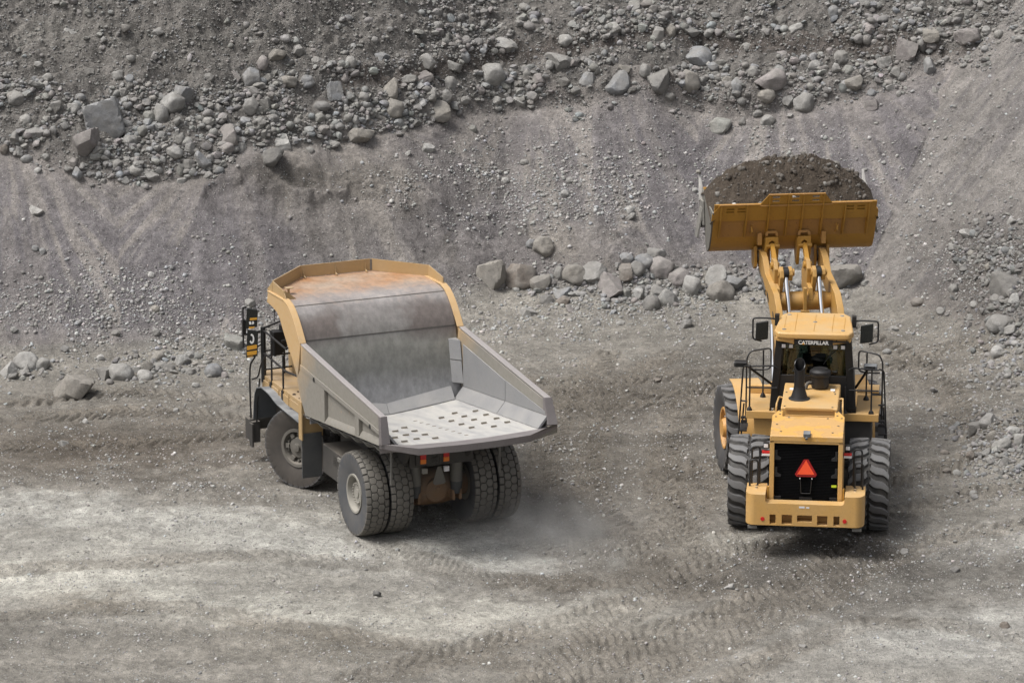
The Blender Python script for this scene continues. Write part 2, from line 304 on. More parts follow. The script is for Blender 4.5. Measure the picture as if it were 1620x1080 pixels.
class MB:
    """collects shapes and links them as ONE mesh object"""
    def __init__(s): s.v = []; s.f = []; s.m = []
    def add(s, vs, fs, m=0):
        k = len(s.v); s.v += [tuple(p) for p in vs]; s.f += [tuple(i + k for i in f) for f in fs]; s.m += [m] * len(fs); return s
    def hexa(s, p, m=0):   # 4 bottom ccw, 4 top ccw
        return s.add(p, [(3, 2, 1, 0), (4, 5, 6, 7), (0, 1, 5, 4), (1, 2, 6, 5), (2, 3, 7, 6), (3, 0, 4, 7)], m)
    def box(s, x0, x1, y0, y1, z0, z1, m=0):
        return s.hexa([(x0, y0, z0), (x1, y0, z0), (x1, y1, z0), (x0, y1, z0), (x0, y0, z1), (x1, y0, z1), (x1, y1, z1), (x0, y1, z1)], m)
    def prism(s, poly, axis, a, b, m=0):
        def P(t, u, v): return {'x': (t, u, v), 'y': (u, t, v), 'z': (u, v, t)}[axis]
        n = len(poly); vs = [P(a, *q) for q in poly] + [P(b, *q) for q in poly]
        fs = [tuple(range(n))[::-1], tuple(range(n, 2 * n))] + [(i, (i + 1) % n, n + (i + 1) % n, n + i) for i in range(n)]
        return s.add(vs, fs, m)
    def cyl(s, p0, p1, r0, r1=None, n=20, m=0, caps=True):
        r1 = r0 if r1 is None else r1
        p0, p1 = Vector(p0), Vector(p1); d = (p1 - p0).normalized()
        a = d.orthogonal().normalized(); b = d.cross(a)
        vs = []
        for p, r in ((p0, r0), (p1, r1)):
            vs += [p + (a * math.cos(t) + b * math.sin(t)) * r for t in (2 * math.pi * i / n for i in range(n))]
        fs = [(i, (i + 1) % n, n + (i + 1) % n, n + i) for i in range(n)]
        if caps: fs += [tuple(range(n))[::-1], tuple(range(n, 2 * n))]
        return s.add(vs, fs, m)
    def tube(s, pts, r, n=8, m=0, fillet=0.0):
        P = [Vector(p) for p in pts]
        if fillet:
            Q = [P[0]]
            for i in range(1, len(P) - 1):
                a, b, c = P[i - 1], P[i], P[i + 1]
                da, dc = (a - b), (c - b); k = min(fillet, da.length * 0.45, dc.length * 0.45)
                s0 = b + da.normalized() * k; s1 = b + dc.normalized() * k
                for t in (0, 0.25, 0.5, 0.75, 1): Q.append(s0 * (1 - t) ** 2 + b * 2 * t * (1 - t) + s1 * t * t)
            Q.append(P[-1]); P = Q
        rings = []; prev = None
        for i, p in enumerate(P):
            d = ((P[min(i + 1, len(P) - 1)] - p).normalized() + (p - P[max(i - 1, 0)]).normalized()).normalized()
            a = d.orthogonal().normalized() if prev is None else (prev - d * prev.dot(d)).normalized()
            prev = a; b = d.cross(a)
            rings.append([p + (a * math.cos(t) + b * math.sin(t)) * r for t in (2 * math.pi * j / n for j in range(n))])
        vs = [q for rg in rings for q in rg]; fs = []
        for i in range(len(rings) - 1):
            fs += [(i * n + j, i * n + (j + 1) % n, (i + 1) * n + (j + 1) % n, (i + 1) * n + j) for j in range(n)]
        fs += [tuple(range(n))[::-1], tuple(range((len(rings) - 1) * n, len(rings) * n))]
        return s.add(vs, fs, m)
    def lathe(s, prof, n=32, m=0, axis='x', c=(0, 0, 0)):   # prof: (along axis, radius)
        vs = []
        for h, r in prof:
            for j in range(n):
                t = 2 * math.pi * j / n
                q = {'x': (h, r * math.cos(t), r * math.sin(t)), 'z': (r * math.cos(t), r * math.sin(t), h), 'y': (r * math.sin(t), h, r * math.cos(t))}[axis]
                vs.append((q[0] + c[0], q[1] + c[1], q[2] + c[2]))
        fs = []
        for i in range(len(prof) - 1):
            fs += [(i * n + j, i * n + (j + 1) % n, (i + 1) * n + (j + 1) % n, (i + 1) * n + j) for j in range(n)]
        if prof[0][1] > 1e-6: fs.append(tuple(range(n))[::-1])
        if prof[-1][1] > 1e-6: fs.append(tuple(range((len(prof) - 1) * n, len(prof) * n)))
        return s.add(vs, fs, m)
    def sheet(s, prof, x0, x1, t, m=0, nx=1):   # bent sheet: profile in (y, z) swept along x, thickness t to its left
        P = [Vector(p) for p in prof]; off = []
        for i, p in enumerate(P):
            d = (P[min(i + 1, len(P) - 1)] - P[max(i - 1, 0)]).normalized(); off.append(p + Vector((-d.y, d.x)) * t)
        poly = [tuple(p) for p in P] + [tuple(p) for p in off[::-1]]
        n = len(P)
        vs = [(x0, *q) for q in P] + [(x0, *q) for q in off] + [(x1, *q) for q in P] + [(x1, *q) for q in off]
        fs = []
        for i in range(n - 1):
            fs += [(i, i + 1, 2 * n + i + 1, 2 * n + i), (n + i + 1, n + i, 3 * n + i, 3 * n + i + 1), (i, n + i, n + i + 1, i + 1), (2 * n + i, 2 * n + i + 1, 3 * n + i + 1, 3 * n + i)]
        fs += [(0, 2 * n, 3 * n, n), (n - 1, 2 * n - 1, 4 * n - 1, 3 * n - 1)]
        return s.add(vs, fs, m)
    def build(s, name, mats, parent=None, bevel=0.0, angle=35, seg=2):
        me = bpy.data.meshes.new(name); me.from_pydata(s.v, [], s.f)
        bm = bmesh.new(); bm.from_mesh(me)
        bmesh.ops.remove_doubles(bm, verts=bm.verts, dist=1e-5) if not bevel else None
        bmesh.ops.recalc_face_normals(bm, faces=bm.faces)
        bm.to_mesh(me); bm.free()
        if not isinstance(mats, (list, tuple)): mats = [mats]
        for q in mats: me.materials.append(M[q] if isinstance(q, str) else q)
        if len(mats) > 1 and len(s.m) == len(me.polygons): me.polygons.foreach_set('material_index', s.m)
        me.shade_smooth(); me.set_sharp_from_angle(angle=rad(angle))
        o = bpy.data.objects.new(name, me); COL.objects.link(o)
        if parent: o.parent = parent
        if bevel:
            b = o.modifiers.new('bevel', 'BEVEL'); b.width = bevel; b.segments = seg; b.limit_method = 'ANGLE'; b.angle_limit = rad(40); b.harden_normals = True
        return o

def copy_tree(o, parent=None):
    c = o.copy(); COL.objects.link(c); c.parent = parent
    for ch in list(o.children): copy_tree(ch, c)
    return c

def np_mesh(name, verts, faces, mat, color=None, smooth=True, attr='tone'):
    me = bpy.data.meshes.new(name)
    k = faces.shape[1]
    me.vertices.add(len(verts)); me.vertices.foreach_set('co', np.ascontiguousarray(verts, dtype=np.float32).ravel())
    me.loops.add(faces.size); me.loops.foreach_set('vertex_index', np.ascontiguousarray(faces, dtype=np.int32).ravel())
    me.polygons.add(len(faces)); me.polygons.foreach_set('loop_start', np.arange(0, faces.size, k, dtype=np.int32))
    me.update(calc_edges=True)
    if color is not None:
        a = me.color_attributes.new(attr, 'FLOAT_COLOR', 'POINT')
        c = np.ones((len(verts), 4), np.float32); c[:, :3] = color; a.data.foreach_set('color', c.ravel())
    me.polygons.foreach_set('use_smooth', np.full(len(faces), smooth))
    me.materials.append(mat); me.update()
    o = bpy.data.objects.new(name, me); COL.objects.link(o); return o
# ------------------------------------------------------------------ terrain
def _hash(ix, iy, seed):
    h = (ix.astype(np.int64) * 374761393 + iy.astype(np.int64) * 668265263 + seed * 974634777) & 0xffffffff
    h = ((h ^ (h >> 13)) * 1274126177) & 0xffffffff
    h = ((h ^ (h >> 16)) * 2246822519) & 0xffffffff
    return ((h ^ (h >> 15)) & 0xffffff) / float(0xffffff)

def vn(x, y, seed=0):
    ix = np.floor(x); iy = np.floor(y); fx = x - ix; fy = y - iy
    fx = fx * fx * (3 - 2 * fx); fy = fy * fy * (3 - 2 * fy)
    a = _hash(ix, iy, seed); b = _hash(ix + 1, iy, seed); c = _hash(ix, iy + 1, seed); d = _hash(ix + 1, iy + 1, seed)
    return (a + (b - a) * fx) * (1 - fy) + (c + (d - c) * fx) * fy

def fbm(x, y, oct=4, seed=0, gain=0.5):
    s = 0; a = 1; t = 0
    for i in range(oct):
        s = s + a * vn(x, y, seed + i * 17); t += a; a *= gain; x = x * 2.03 + 5.2; y = y * 2.03 + 1.7
    return s / t

TH = rad(CP)
def to_px(X, Y, Z):
    z = Z - CH; d = Y * math.cos(TH) - z * math.sin(TH); u = Y * math.sin(TH) + z * math.cos(TH)
    return 810 + CF * X / d, 540 - CF * u / d

def dep(py): return TH + np.arctan((np.asarray(py, float) - 540) / CF)
def ground_at(px, py):
    a = (px - 810) / CF; b = (540 - py) / CF
    dy = math.cos(TH) + b * math.sin(TH); dz = -math.sin(TH) + b * math.cos(TH)
    t = -CH / dz; return np.array([a * t, dy * t])

def curve(pts):
    p = np.array(pts, float); return lambda q: np.interp(q, p[:, 0], p[:, 1])
C_TOE = curve([(-400, 600), (0, 585), (200, 572), (390, 560), (640, 520), (800, 482), (950, 486), (1130, 474), (1250, 480), (1400, 492), (1620, 520), (2000, 540)])
C_TOP = curve([(-400, 235), (0, 243), (60, 255), (130, 283), (240, 290), (330, 285), (380, 240), (470, 236), (560, 216), (650, 206), (720, 186), (800, 176), (900, 173), (960, 170), (1012, 154), (1060, 176), (1200, 187), (1330, 164), (1400, 152), (1500, 112), (1620, 92), (2000, 60)])

def sstep(a, b, x):
    t = np.clip((x - a) / (b - a), 0, 1); return t * t * (3 - 2 * t)

TS, TC = 0.66, 1.02                            # tangent of the gravel slope and of the bank above it
gA = ground_at(1395, 505); gB = ground_at(1640, 602)
_n = np.array([gA[1] - gB[1], gB[0] - gA[0]]); _n = _n / np.linalg.norm(_n)

def base_height(X, Y):
    px0 = 810 + X * CF / 109.0
    wob = (fbm(X * 0.9, X * 0 + 3.3, 3, 5) - 0.5) * 16
    yt = CH / np.tan(dep(C_TOE(px0)))
    ds = dep(C_TOP(px0) + wob)
    ys = (CH + yt * TS) / (TS + np.tan(ds))
    k = 0.55
    t = (Y - yt) / k
    scree = TS * k * np.where(t > 20, t, np.log1p(np.exp(np.minimum(t, 20)))) 
    zs = TS * (ys - yt)
    up = np.where(Y > ys, zs + (Y - ys) * TC + 0.16 * (1 - np.exp(-np.maximum(Y - ys, 0) / 0.12)), scree)
    z1 = np.minimum(up, 17 + (Y - 128) * 0.04)
    dd = (X - gA[0]) * _n[0] + (Y - gA[1]) * _n[1]
    t2 = dd / 0.5
    z2 = 0.88 * 0.5 * np.where(t2 > 20, t2, np.log1p(np.exp(np.minimum(t2, 20))))
    z2 = np.minimum(z2, 15 + dd * 0.03)
    return z1, z2, Y - ys, Y - yt, dd

def seg_dist(X, Y, P):
    """distance to a polyline on the ground, side and length along it"""
    best = np.full(X.shape, 1e9); side = np.zeros(X.shape); al = np.zeros(X.shape); acc = 0
    for a, b in zip(P[:-1], P[1:]):
        d = b - a; L = np.linalg.norm(d); d = d / L
        rx = X - a[0]; ry = Y - a[1]; t = np.clip(rx * d[0] + ry * d[1], 0, L)
        qx = rx - t * d[0]; qy = ry - t * d[1]; q = np.hypot(qx, qy); w_ = q < best
        best = np.where(w_, q, best); side = np.where(w_, d[0] * ry - d[1] * rx, side); al = np.where(w_, acc + t, al); acc += L
    return best, side, al

def smooth_line(pts, n=6):
    g = np.array([ground_at(*p) for p in pts]); t = np.arange(len(g)); tt = np.linspace(0, len(g) - 1, (len(g) - 1) * n + 1)
    out = []
    for q in tt:
        i = int(min(q, len(g) - 2)); f = q - i
        p0, p1, p2, p3 = g[max(i - 1, 0)], g[i], g[i + 1], g[min(i + 2, len(g) - 1)]
        out.append(0.5 * (2 * p1 + (p2 - p0) * f + (2 * p0 - 5 * p1 + 4 * p2 - p3) * f * f + (3 * p1 - p0 - 3 * p2 + p3) * f ** 3))
    return np.array(out)

TRACKS = [  # pixel way-points on the flat floor, half width in metres, depth, pitch, chevron lean
    ([(1640, 780), (1560, 782), (1420, 815), (1300, 900), (1180, 960), (1000, 1010), (800, 1100)], 0.42, 0.028, 0.30, 0.9),
    ([(1640, 835), (1500, 850), (1380, 900), (1280, 960), (1120, 1030), (960, 1100)], 0.42, 0.022, 0.30, 0.9),
    ([(1060, 560), (960, 640), (930, 760), (1000, 860), (1100, 940)], 0.42, 0.022, 0.30, 0.8),
    ([(1180, 560), (1080, 650), (1050, 760), (1090, 860), (1180, 950)], 0.42, 0.026, 0.30, 0.8),
    ([(0, 640), (180, 622), (330, 632), (480, 640)], 0.40, 0.030, 0.32, 0.7),
    ([(0, 706), (150, 700), (300, 690), (430, 680)], 0.40, 0.025, 0.30, 0.8),
    ([(700, 590), (860, 605), (1000, 600), (1130, 590)], 0.40, 0.026, 0.30, 0.8),
    ([(760, 660), (880, 650), (1040, 640), (1140, 650)], 0.40, 0.020, 0.30, 0.8),
    ([(1330, 520), (1420, 560), (1500, 620), (1540, 700)], 0.42, 0.024, 0.32, 0.8),
    ([(1620, 1010), (1460, 985), (1330, 1000), (1200, 1050), (1100, 1100)], 0.40, 0.02, 0.30, 0.9),
    ([(-50, 905), (200, 890), (420, 880), (600, 890)], 0.40, 0.012, 0.28, 0.8),
    ([(-50, 985), (250, 960), (500, 1000), (760, 1040), (1000, 1100)], 0.40, 0.012, 0.28, 0.8),
    ([(960, 560), (900, 640), (860, 740), (880, 830)], 0.42, 0.022, 0.30, 0.9),
    ([(1240, 860), (1120, 900), (1010, 960), (900, 1040), (820, 1110)], 0.45, 0.028, 0.31, 0.9),
    ([(1400, 760), (1500, 740), (1640, 700)], 0.45, 0.03, 0.31, 0.9),
    ([(1430, 580), (1500, 560), (1600, 575)], 0.42, 0.03, 0.31, 0.9),
    ([(60, 660), (230, 650), (400, 668)], 0.42, 0.032, 0.30, 0.9),
    ([(880, 620), (1020, 625), (1150, 612)], 0.42, 0.03, 0.30, 0.9),
    ([(1181, 838), (1140, 880), (1040, 930), (900, 985), (740, 1030), (560, 1080)], 0.44, 0.026, 0.31, 0.9),
    ([(1378, 842), (1310, 900), (1190, 965), (1060, 1020), (900, 1085)], 0.44, 0.028, 0.31, 0.9),
    ([(585, 850), (660, 885), (800, 915), (960, 915), (1080, 880)], 0.55, 0.016, 0.2, 0.5),
    ([(775, 828), (870, 862), (980, 862), (1080, 820), (1120, 740)], 0.55, 0.016, 0.2, 0.5),
]
C_L1 = curve([(300, 330), (345, 302), (400, 284), (450, 312), (480, 326), (520, 312), (560, 300), (600, 306), (640, 332), (680, 356), (720, 400)])
C_L2 = curve([(610, 262), (640, 296), (700, 336), (740, 352), (780, 345), (850, 362), (900, 372), (960, 386), (1010, 400)])
C_L3 = curve([(1470, 262), (1510, 246), (1560, 232), (1630, 196)])
C_S1 = curve([(300, 170), (540, 128), (660, 108), (700, 98), (800, 86), (900, 76), (1000, 52), (1060, 48), (1200, 62), (1400, 66), (1500, 70)])
C_S2 = curve([(820, 160), (900, 158), (960, 150), (1040, 140), (1100, 160), (1200, 176), (1330, 150)])

def blob(px, py, cx, cy, rx, ry, soft=1.0):
    return np.exp(-(((px - cx) / rx) ** 2 + ((py - cy) / ry) ** 2) * soft)

def full_height(X, Y, want=False):
    z1, z2, dc, dt, dd = base_height(X, Y)
    Z = np.maximum(z1, z2); bank = z2 > z1
    near = (np.abs(X) < 22) & (Y > 60) & (Y < 135)
    px, py = to_px(X, Y, Z)
    S = Y + 1.1 * Z
    slope = sstep(-0.3, 1.2, np.maximum(dt, dd))
    cliff = sstep(-0.05, 0.35, dc) * (~bank)
    # bumps of the quarry floor, finer roughness, gullies on the slopes, broken relief of the bank
    h = (fbm(X * 0.35, Y * 0.3, 3, 1) - 0.5) * 0.22 * (1 - 0.4 * slope)
    h = h + (fbm(X * 2.1, Y * 1.6, 4, 2) - 0.5) * 0.10
    h = h + (fbm(X * 7, S * 6, 3, 3) - 0.5) * 0.055
    cr_ = X * _n[1] - Y * _n[0]; aln = X * _n[0] + Y * _n[1]
    gul = np.where(bank, fbm(cr_ * 1.6, aln * 0.22, 4, 14), fbm(X * 1.5 + (S * 0.16), S * 0.16, 4, 4))
    h = h + (gul - 0.5) * 0.24 * slope * (1 - cliff)
    h = h + (fbm(X * 0.9, S * 0.75, 5, 6, 0.6) - 0.5) * 1.0 * cliff
    rdg = 1 - np.abs(2 * fbm(X * 2.4, S * 1.9, 4, 8, 0.55) - 1)
    h = h + (rdg - 0.7) * 0.32 * cliff
    w1 = (fbm(X * 3, S * 2, 3, 9) - 0.5) * 26
    for cv, lo, hi, A, wd in ((C_L1, 310, 705, 0.27, 26), (C_L2, 620, 1000, 0.16, 30), (C_L3, 1475, 1640, 0.20, 26), (C_S1, 480, 1500, 0.34, 24), (C_S2, 830, 1330, 0.42, 22)):
        dv = py - cv(px) + w1; m_ = sstep(lo - 20, lo + 25, px) * (1 - sstep(hi - 25, hi + 20, px))
        h = h + A * m_ * np.where(dv < 0, np.exp(dv / wd), np.exp(-dv / np.where(A > 0.28, 3.0, 5.5))) * (0.35 + 0.9 * fbm(px / 40.0, py * 0 + A * 50, 3, 12))
    for cx, cy, rx, ry, A in ((860, 405, 120, 36, 0.34), (1000, 418, 110, 28, 0.30), (1120, 440, 80, 24, 0.22), (440, 268, 110, 22, 0.25), (700, 470, 90, 45, 0.2), (1600, 702, 62, 46, 0.75), (1650, 470, 90, 90, 0.5), (1590, 430, 50, 40, 0.35), (220, 590, 120, 16, 0.16), (40, 578, 60, 16, 0.16), (1013, 160, 45, 26, 0.35), (1010, 180, 60, 60, 0.25)):
        h = h + A * blob(px, py, cx, cy, rx, ry)
    flat = 1 - slope
    tr = np.zeros_like(X)
    for pts, hw, dpt, pitch, lean in TRACKS:
        P = smooth_line(pts); d, s, al = seg_dist(X, Y, P); al = al + (fbm(X * 1.3, Y * 1.3, 2, 35) - 0.5) * 0.35; d = d + (fbm(X * 2.2, Y * 2.2, 2, 36) - 0.5) * 0.16
        env = (1 - sstep(hw * 0.85, hw * 1.25, d)) * (0.45 + 0.9 * fbm(X * 0.8, Y * 0.8, 3, 31))
        lug = sstep(0.25, 0.55, np.abs(((al + np.abs(s) * lean + (s > 0) * pitch * 0.5) / pitch) % 1.0 * 2 - 1))
        h = h + flat * near * env * ((-dpt * 1.8 + dpt * 3.6 * lug) * np.where(py > 880, 0.62, 1.0))
        h = h + flat * near * 0.9 * dpt * np.exp(-((d - hw * 1.3) / 0.12) ** 2)
        tr = np.maximum(tr, env * flat)
    # wheels stand on level ground
    for cx, cy in PADS:
        q = np.exp(-((X - cx) ** 2 + (Y - cy) ** 2) / 0.9 ** 2)
        h = h * (1 - q) - 0.0 * q
    h = h + (fbm(X * 1.6, S * 1.2, 5, 15, 0.62) - 0.5) * 0.55 * np.clip(blob(px, py, 1560, 420, 130, 95) + blob(px, py, 860, 385, 170, 36) * 1.0 + blob(px, py, 470, 300, 130, 26) * 1.5, 0, 1.6)
    h = h * near
    if want: return Z + h, px, py, S, slope, cliff, bank, tr, gul, dc
    return Z + h

# world positions where tyres touch the ground
def _loc(o, yaw, x, y):
    a = rad(yaw); return (o[0] + x * math.cos(a) - y * math.sin(a), o[1] + x * math.sin(a) + y * math.cos(a))
TRUCK_O, TRUCK_YAW = (-1.83, 86.613), 23.258
LOAD_O, LOAD_YAW, HITCH, FRONT_YAW = (6.57, 86.56), -6.3, (6.906, 88.81), 6.966
PADS = [_loc(TRUCK_O, TRUCK_YAW, x, y) for x in (-1.57, -0.99, 0.99, 1.57) for y in (0,)] + [_loc(TRUCK_O, TRUCK_YAW, x, 3.9) for x in (-1.55, 1.55)]
PADS += [_loc(LOAD_O, LOAD_YAW, x, 0) for x in (-1.315, 1.315)] + [_loc(HITCH, FRONT_YAW, x, 2.275) for x in (-1.315, 1.315)]

GY = np.concatenate([np.arange(-150, 60, 7.0), np.arange(60, 74, 0.5), np.arange(74, 98, 0.065), np.arange(98, 101, 0.045), np.arange(101, 121, 0.03), np.arange(121, 128, 0.12), np.arange(128, 140, 1.0), np.arange(140, 420, 14.0)])
GX = np.concatenate([np.arange(-260, -24, 10.0), np.arange(-24, -16, 0.4), np.arange(-16, 16.3, 0.044), np.arange(16.3, 24, 0.4), np.arange(24, 270, 10.0)])
_X, _Y = np.meshgrid(GX, GY)
GZ, _px, _py, _S, _sl, _cl, _bk, _tr, _gul, _dc = full_height(_X, _Y, True)

def mixa(c, col, f): return c + (np.array(col) - c) * np.clip(f, 0, 1)[..., None]
def ground_colour():
    n1 = fbm(_X * 0.5, _S * 0.45, 4, 41); n2 = fbm(_X * 1.7, _S * 1.5, 4, 42); n3 = fbm(_X * 5, _S * 4, 3, 43)
    dn = np.clip(-_dc, 0, 12); st = np.zeros_like(_X); bestd = np.full(_X.shape, 1e9)
    for k_, ap in enumerate((-120, 60, 330, 560, 800, 1010, 1210, 1400, 1600)):
        xa = (ap - 810) / CF * 110 + (0.5 if k_ % 2 else -0.3) * dn; wd_ = 0.9 + 0.42 * dn
        q_ = (_X - xa) / wd_; v_ = fbm(q_ * 4.5 + k_ * 9.1, dn * 0.28 + k_, 5, 44 + k_, 0.6)
        w_ = np.abs(q_) < bestd; st = np.where(w_, v_, st); bestd = np.minimum(bestd, np.abs(q_))
    cr = _X * _n[1] - _Y * _n[0]; al_ = _X * _n[0] + _Y * _n[1]
    bst = fbm(cr * 2.6 + al_ * 0.25, al_ * 0.30, 4, 48)
    px = _px + (n2 - 0.5) * 120 + (n1 - 0.5) * 120; py = _py + (n2 - 0.5) * 50 + (n3 - 0.5) * 16
    c = np.empty(_X.shape + (3,)); c[:] = (0.190, 0.172, 0.148)
    c = mixa(c, (0.098, 0.078, 0.060), blob(px, py, 150, 705, 340, 60) * 0.97)
    c = mixa(c, (0.122, 0.102, 0.082), blob(px, py, 980, 640, 260, 50) * 0.85)
    c = mixa(c, (0.125, 0.108, 0.090), blob(px, py, 1480, 620, 190, 110) * 0.8)
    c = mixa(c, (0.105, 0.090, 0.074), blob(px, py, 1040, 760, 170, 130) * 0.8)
    c = mixa(c, (0.320, 0.305, 0.272), blob(px, py, 330, 850, 480, 40) * 0.9)
    c = mixa(c, (0.335, 0.318, 0.28), blob(px, py, 60, 925, 420, 42) * 0.92)
    c = mixa(c, (0.36, 0.34, 0.295), blob(px, py, 760, 972, 330, 26) * 0.95)
    c = mixa(c, (0.320, 0.315, 0.298), blob(px, py, 790, 862, 190, 56) * 0.95)
    c = mixa(c, (0.360, 0.338, 0.292), blob(px, py, 1060, 955, 150, 36) * 0.8)
    c = mixa(c, (0.325, 0.315, 0.292), blob(px, py, 1480, 1000, 260, 75) * 0.9)
    c = mixa(c, (0.260, 0.250, 0.230), blob(px, py, 1560, 880, 160, 50) * 0.7)
    c = mixa(c, (0.165, 0.140, 0.108), blob(px, py, 140, 952, 60, 14) * 0.8)
    c = mixa(c, (0.180, 0.158, 0.125), blob(px, py, 560, 1010, 200, 40) * 0.6)
    for line, hw, colr, am in (([(-80, 900), (150, 925), (400, 955), (620, 985), (800, 992), (960, 968), (1080, 925), (1150, 860)], 0.75, (0.36, 0.34, 0.296), 0.75), ([(-80, 800), (150, 815), (350, 835), (560, 870), (760, 890), (930, 875)], 1.0, (0.33, 0.318, 0.29), 0.7),
            ([(1120, 560), (960, 650), (900, 760), (960, 860), (1120, 930), (1330, 960), (1640, 900)], 1.1, (0.092, 0.080, 0.067), 0.6)):
        d_, _, _ = seg_dist(_X + (n2 - 0.5) * 1.2, _Y + (n1 - 0.5) * 3.0, smooth_line(line)); c = mixa(c, colr, (1 - sstep(hw * 0.4, hw * 1.5, d_)) * am * (0.45 + 1.0 * n3))
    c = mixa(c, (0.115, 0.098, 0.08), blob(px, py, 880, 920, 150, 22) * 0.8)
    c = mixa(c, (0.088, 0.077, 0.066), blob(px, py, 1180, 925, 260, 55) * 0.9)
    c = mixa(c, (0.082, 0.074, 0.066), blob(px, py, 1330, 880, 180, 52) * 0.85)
    c = mixa(c, (0.155, 0.135, 0.112), blob(px, py, 1040, 1010, 380, 50) * 0.45)
    c = mixa(c, (0.140, 0.116, 0.090), np.clip(_tr, 0, 1) * 0.40)
    c = c * (0.80 + 0.40 * n2)[..., None] * (0.88 + 0.24 * n3)[..., None]
    # slopes: lilac-grey gravel, tan sand at its head and in streaks, dark moist rubble by the right foot
    s = np.empty_like(c); s[:] = (0.190, 0.176, 0.178)
    s = mixa(s, (0.285, 0.258, 0.228), sstep(0.48, 0.60, st) * 0.9)
    s = mixa(s, (0.140, 0.128, 0.133), sstep(0.48, 0.36, st) * 0.75)
    head = np.exp(np.clip(_dc, -9, 0) / 0.55) * (~_bk)
    s = mixa(s, (0.285, 0.258, 0.228), head * 0.75)
    s = mixa(s, (0.265, 0.238, 0.196), blob(px, py, 600, 290, 240, 60) * 0.8)
    s = mixa(s, (0.255, 0.230, 0.190), blob(px, py, 830, 410, 200, 50) * 0.75)
    s = mixa(s, (0.245, 0.222, 0.186), blob(px, py, 500, 370, 90, 60) * 0.5)
    s = mixa(s, (0.195, 0.182, 0.166), _bk * 0.7)
    s = mixa(s, (0.255, 0.236, 0.208), _bk * sstep(0.45, 0.62, bst) * 0.75)
    s = mixa(s, (0.165, 0.152, 0.145), _bk * sstep(0.45, 0.32, bst) * 0.6)
    s = mixa(s, (0.085, 0.074, 0.064), blob(px, py, 1560, 430, 120, 75) * 0.9)
    s = mixa(s, (0.105, 0.091, 0.078), blob(px, py, 1470, 520, 140, 42) * 0.8)
    s = mixa(s, (0.105, 0.094, 0.078), blob(px, _py, 470, 292, 110, 20) * 0.75)
    fan = np.sin(_X * 0.9 + (_S - 106) * 0.35 + 2.5 * n1)
    s = mixa(s, (0.150, 0.138, 0.145), (~_bk) * sstep(0.1, 0.8, fan) * (1 - head) * 0.55)
    s = s * (0.86 + 0.28 * n2)[..., None]
    c = c * 1.22; c = c + (s * np.array([0.90, 0.90, 0.915]) - c) * _sl[..., None]
    k = np.empty_like(c); k[:] = (0.185, 0.172, 0.155)
    k = mixa(k, (0.150, 0.142, 0.128), sstep(0.45, 0.62, n2) * 0.7)
    dv = _py - C_S1(_px) + (n2 - 0.5) * 20
    k = mixa(k, (0.115, 0.097, 0.084), sstep(-4, 4, dv) * (1 - sstep(16, 30, dv)) * sstep(520, 560, _px) * 0.9)
    dv = _py - C_S2(_px) + (n2 - 0.5) * 16
    k = mixa(k, (0.085, 0.075, 0.066), sstep(-4, 4, dv) * (1 - sstep(22, 34, dv)) * sstep(800, 860, _px) * 0.9)
    k = mixa(k, (0.260, 0.245, 0.215), blob(px, py, 60, 40, 90, 14) * 0.8)
    k = mixa(k, (0.150, 0.142, 0.125), blob(px, py, 300, 60, 260, 40) * 0.6)
    k = k * (0.8 + 0.4 * n3)[..., None]
    c = c + (k * 0.92 - c) * _cl[..., None]
    lum = c @ np.array([0.3, 0.5, 0.2]); c = c + (lum[..., None] * np.array([1.005, 1.0, 0.975]) - c) * 0.30
    c = c * np.clip(0.66 + 0.72 * fbm(_X * 0.3 + 3, _Y * 1.3, 4, 47), 0.7, 1.35)[..., None] ** ((1 - _sl) * 0.9)[..., None]
    return np.clip(c * np.where(_sl[..., None] > 0.5, [1.0, 0.99, 1.0], [0.99, 1.0, 0.99]), 0.02, 0.62)

_ny, _nx = _X.shape
_V = np.stack([_X, _Y, GZ], -1).reshape(-1, 3)
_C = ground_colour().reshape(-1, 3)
_i = (np.arange(_ny - 1)[:, None] * _nx + np.arange(_nx - 1)[None, :])
_F = np.stack([_i, _i + 1, _i + 1 + _nx, _i + _nx], -1).reshape(-1, 4)
_zone = np.where(_cl > 0.5, 2, np.where(_sl > 0.5, 1, 0))[:-1, :-1].reshape(-1)
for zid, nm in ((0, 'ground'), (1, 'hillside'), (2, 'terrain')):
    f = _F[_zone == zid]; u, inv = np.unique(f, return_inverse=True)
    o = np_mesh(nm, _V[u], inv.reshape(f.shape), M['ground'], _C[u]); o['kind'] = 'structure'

def height_at(x, y):
    i = np.clip(np.searchsorted(GX, x) - 1, 0, _nx - 2); j = np.clip(np.searchsorted(GY, y) - 1, 0, _ny - 2)
    fx = (x - GX[i]) / (GX[i + 1] - GX[i]); fy = (y - GY[j]) / (GY[j + 1] - GY[j])
    return (GZ[j, i] * (1 - fx) + GZ[j, i + 1] * fx) * (1 - fy) + (GZ[j + 1, i] * (1 - fx) + GZ[j + 1, i + 1] * fx) * fy

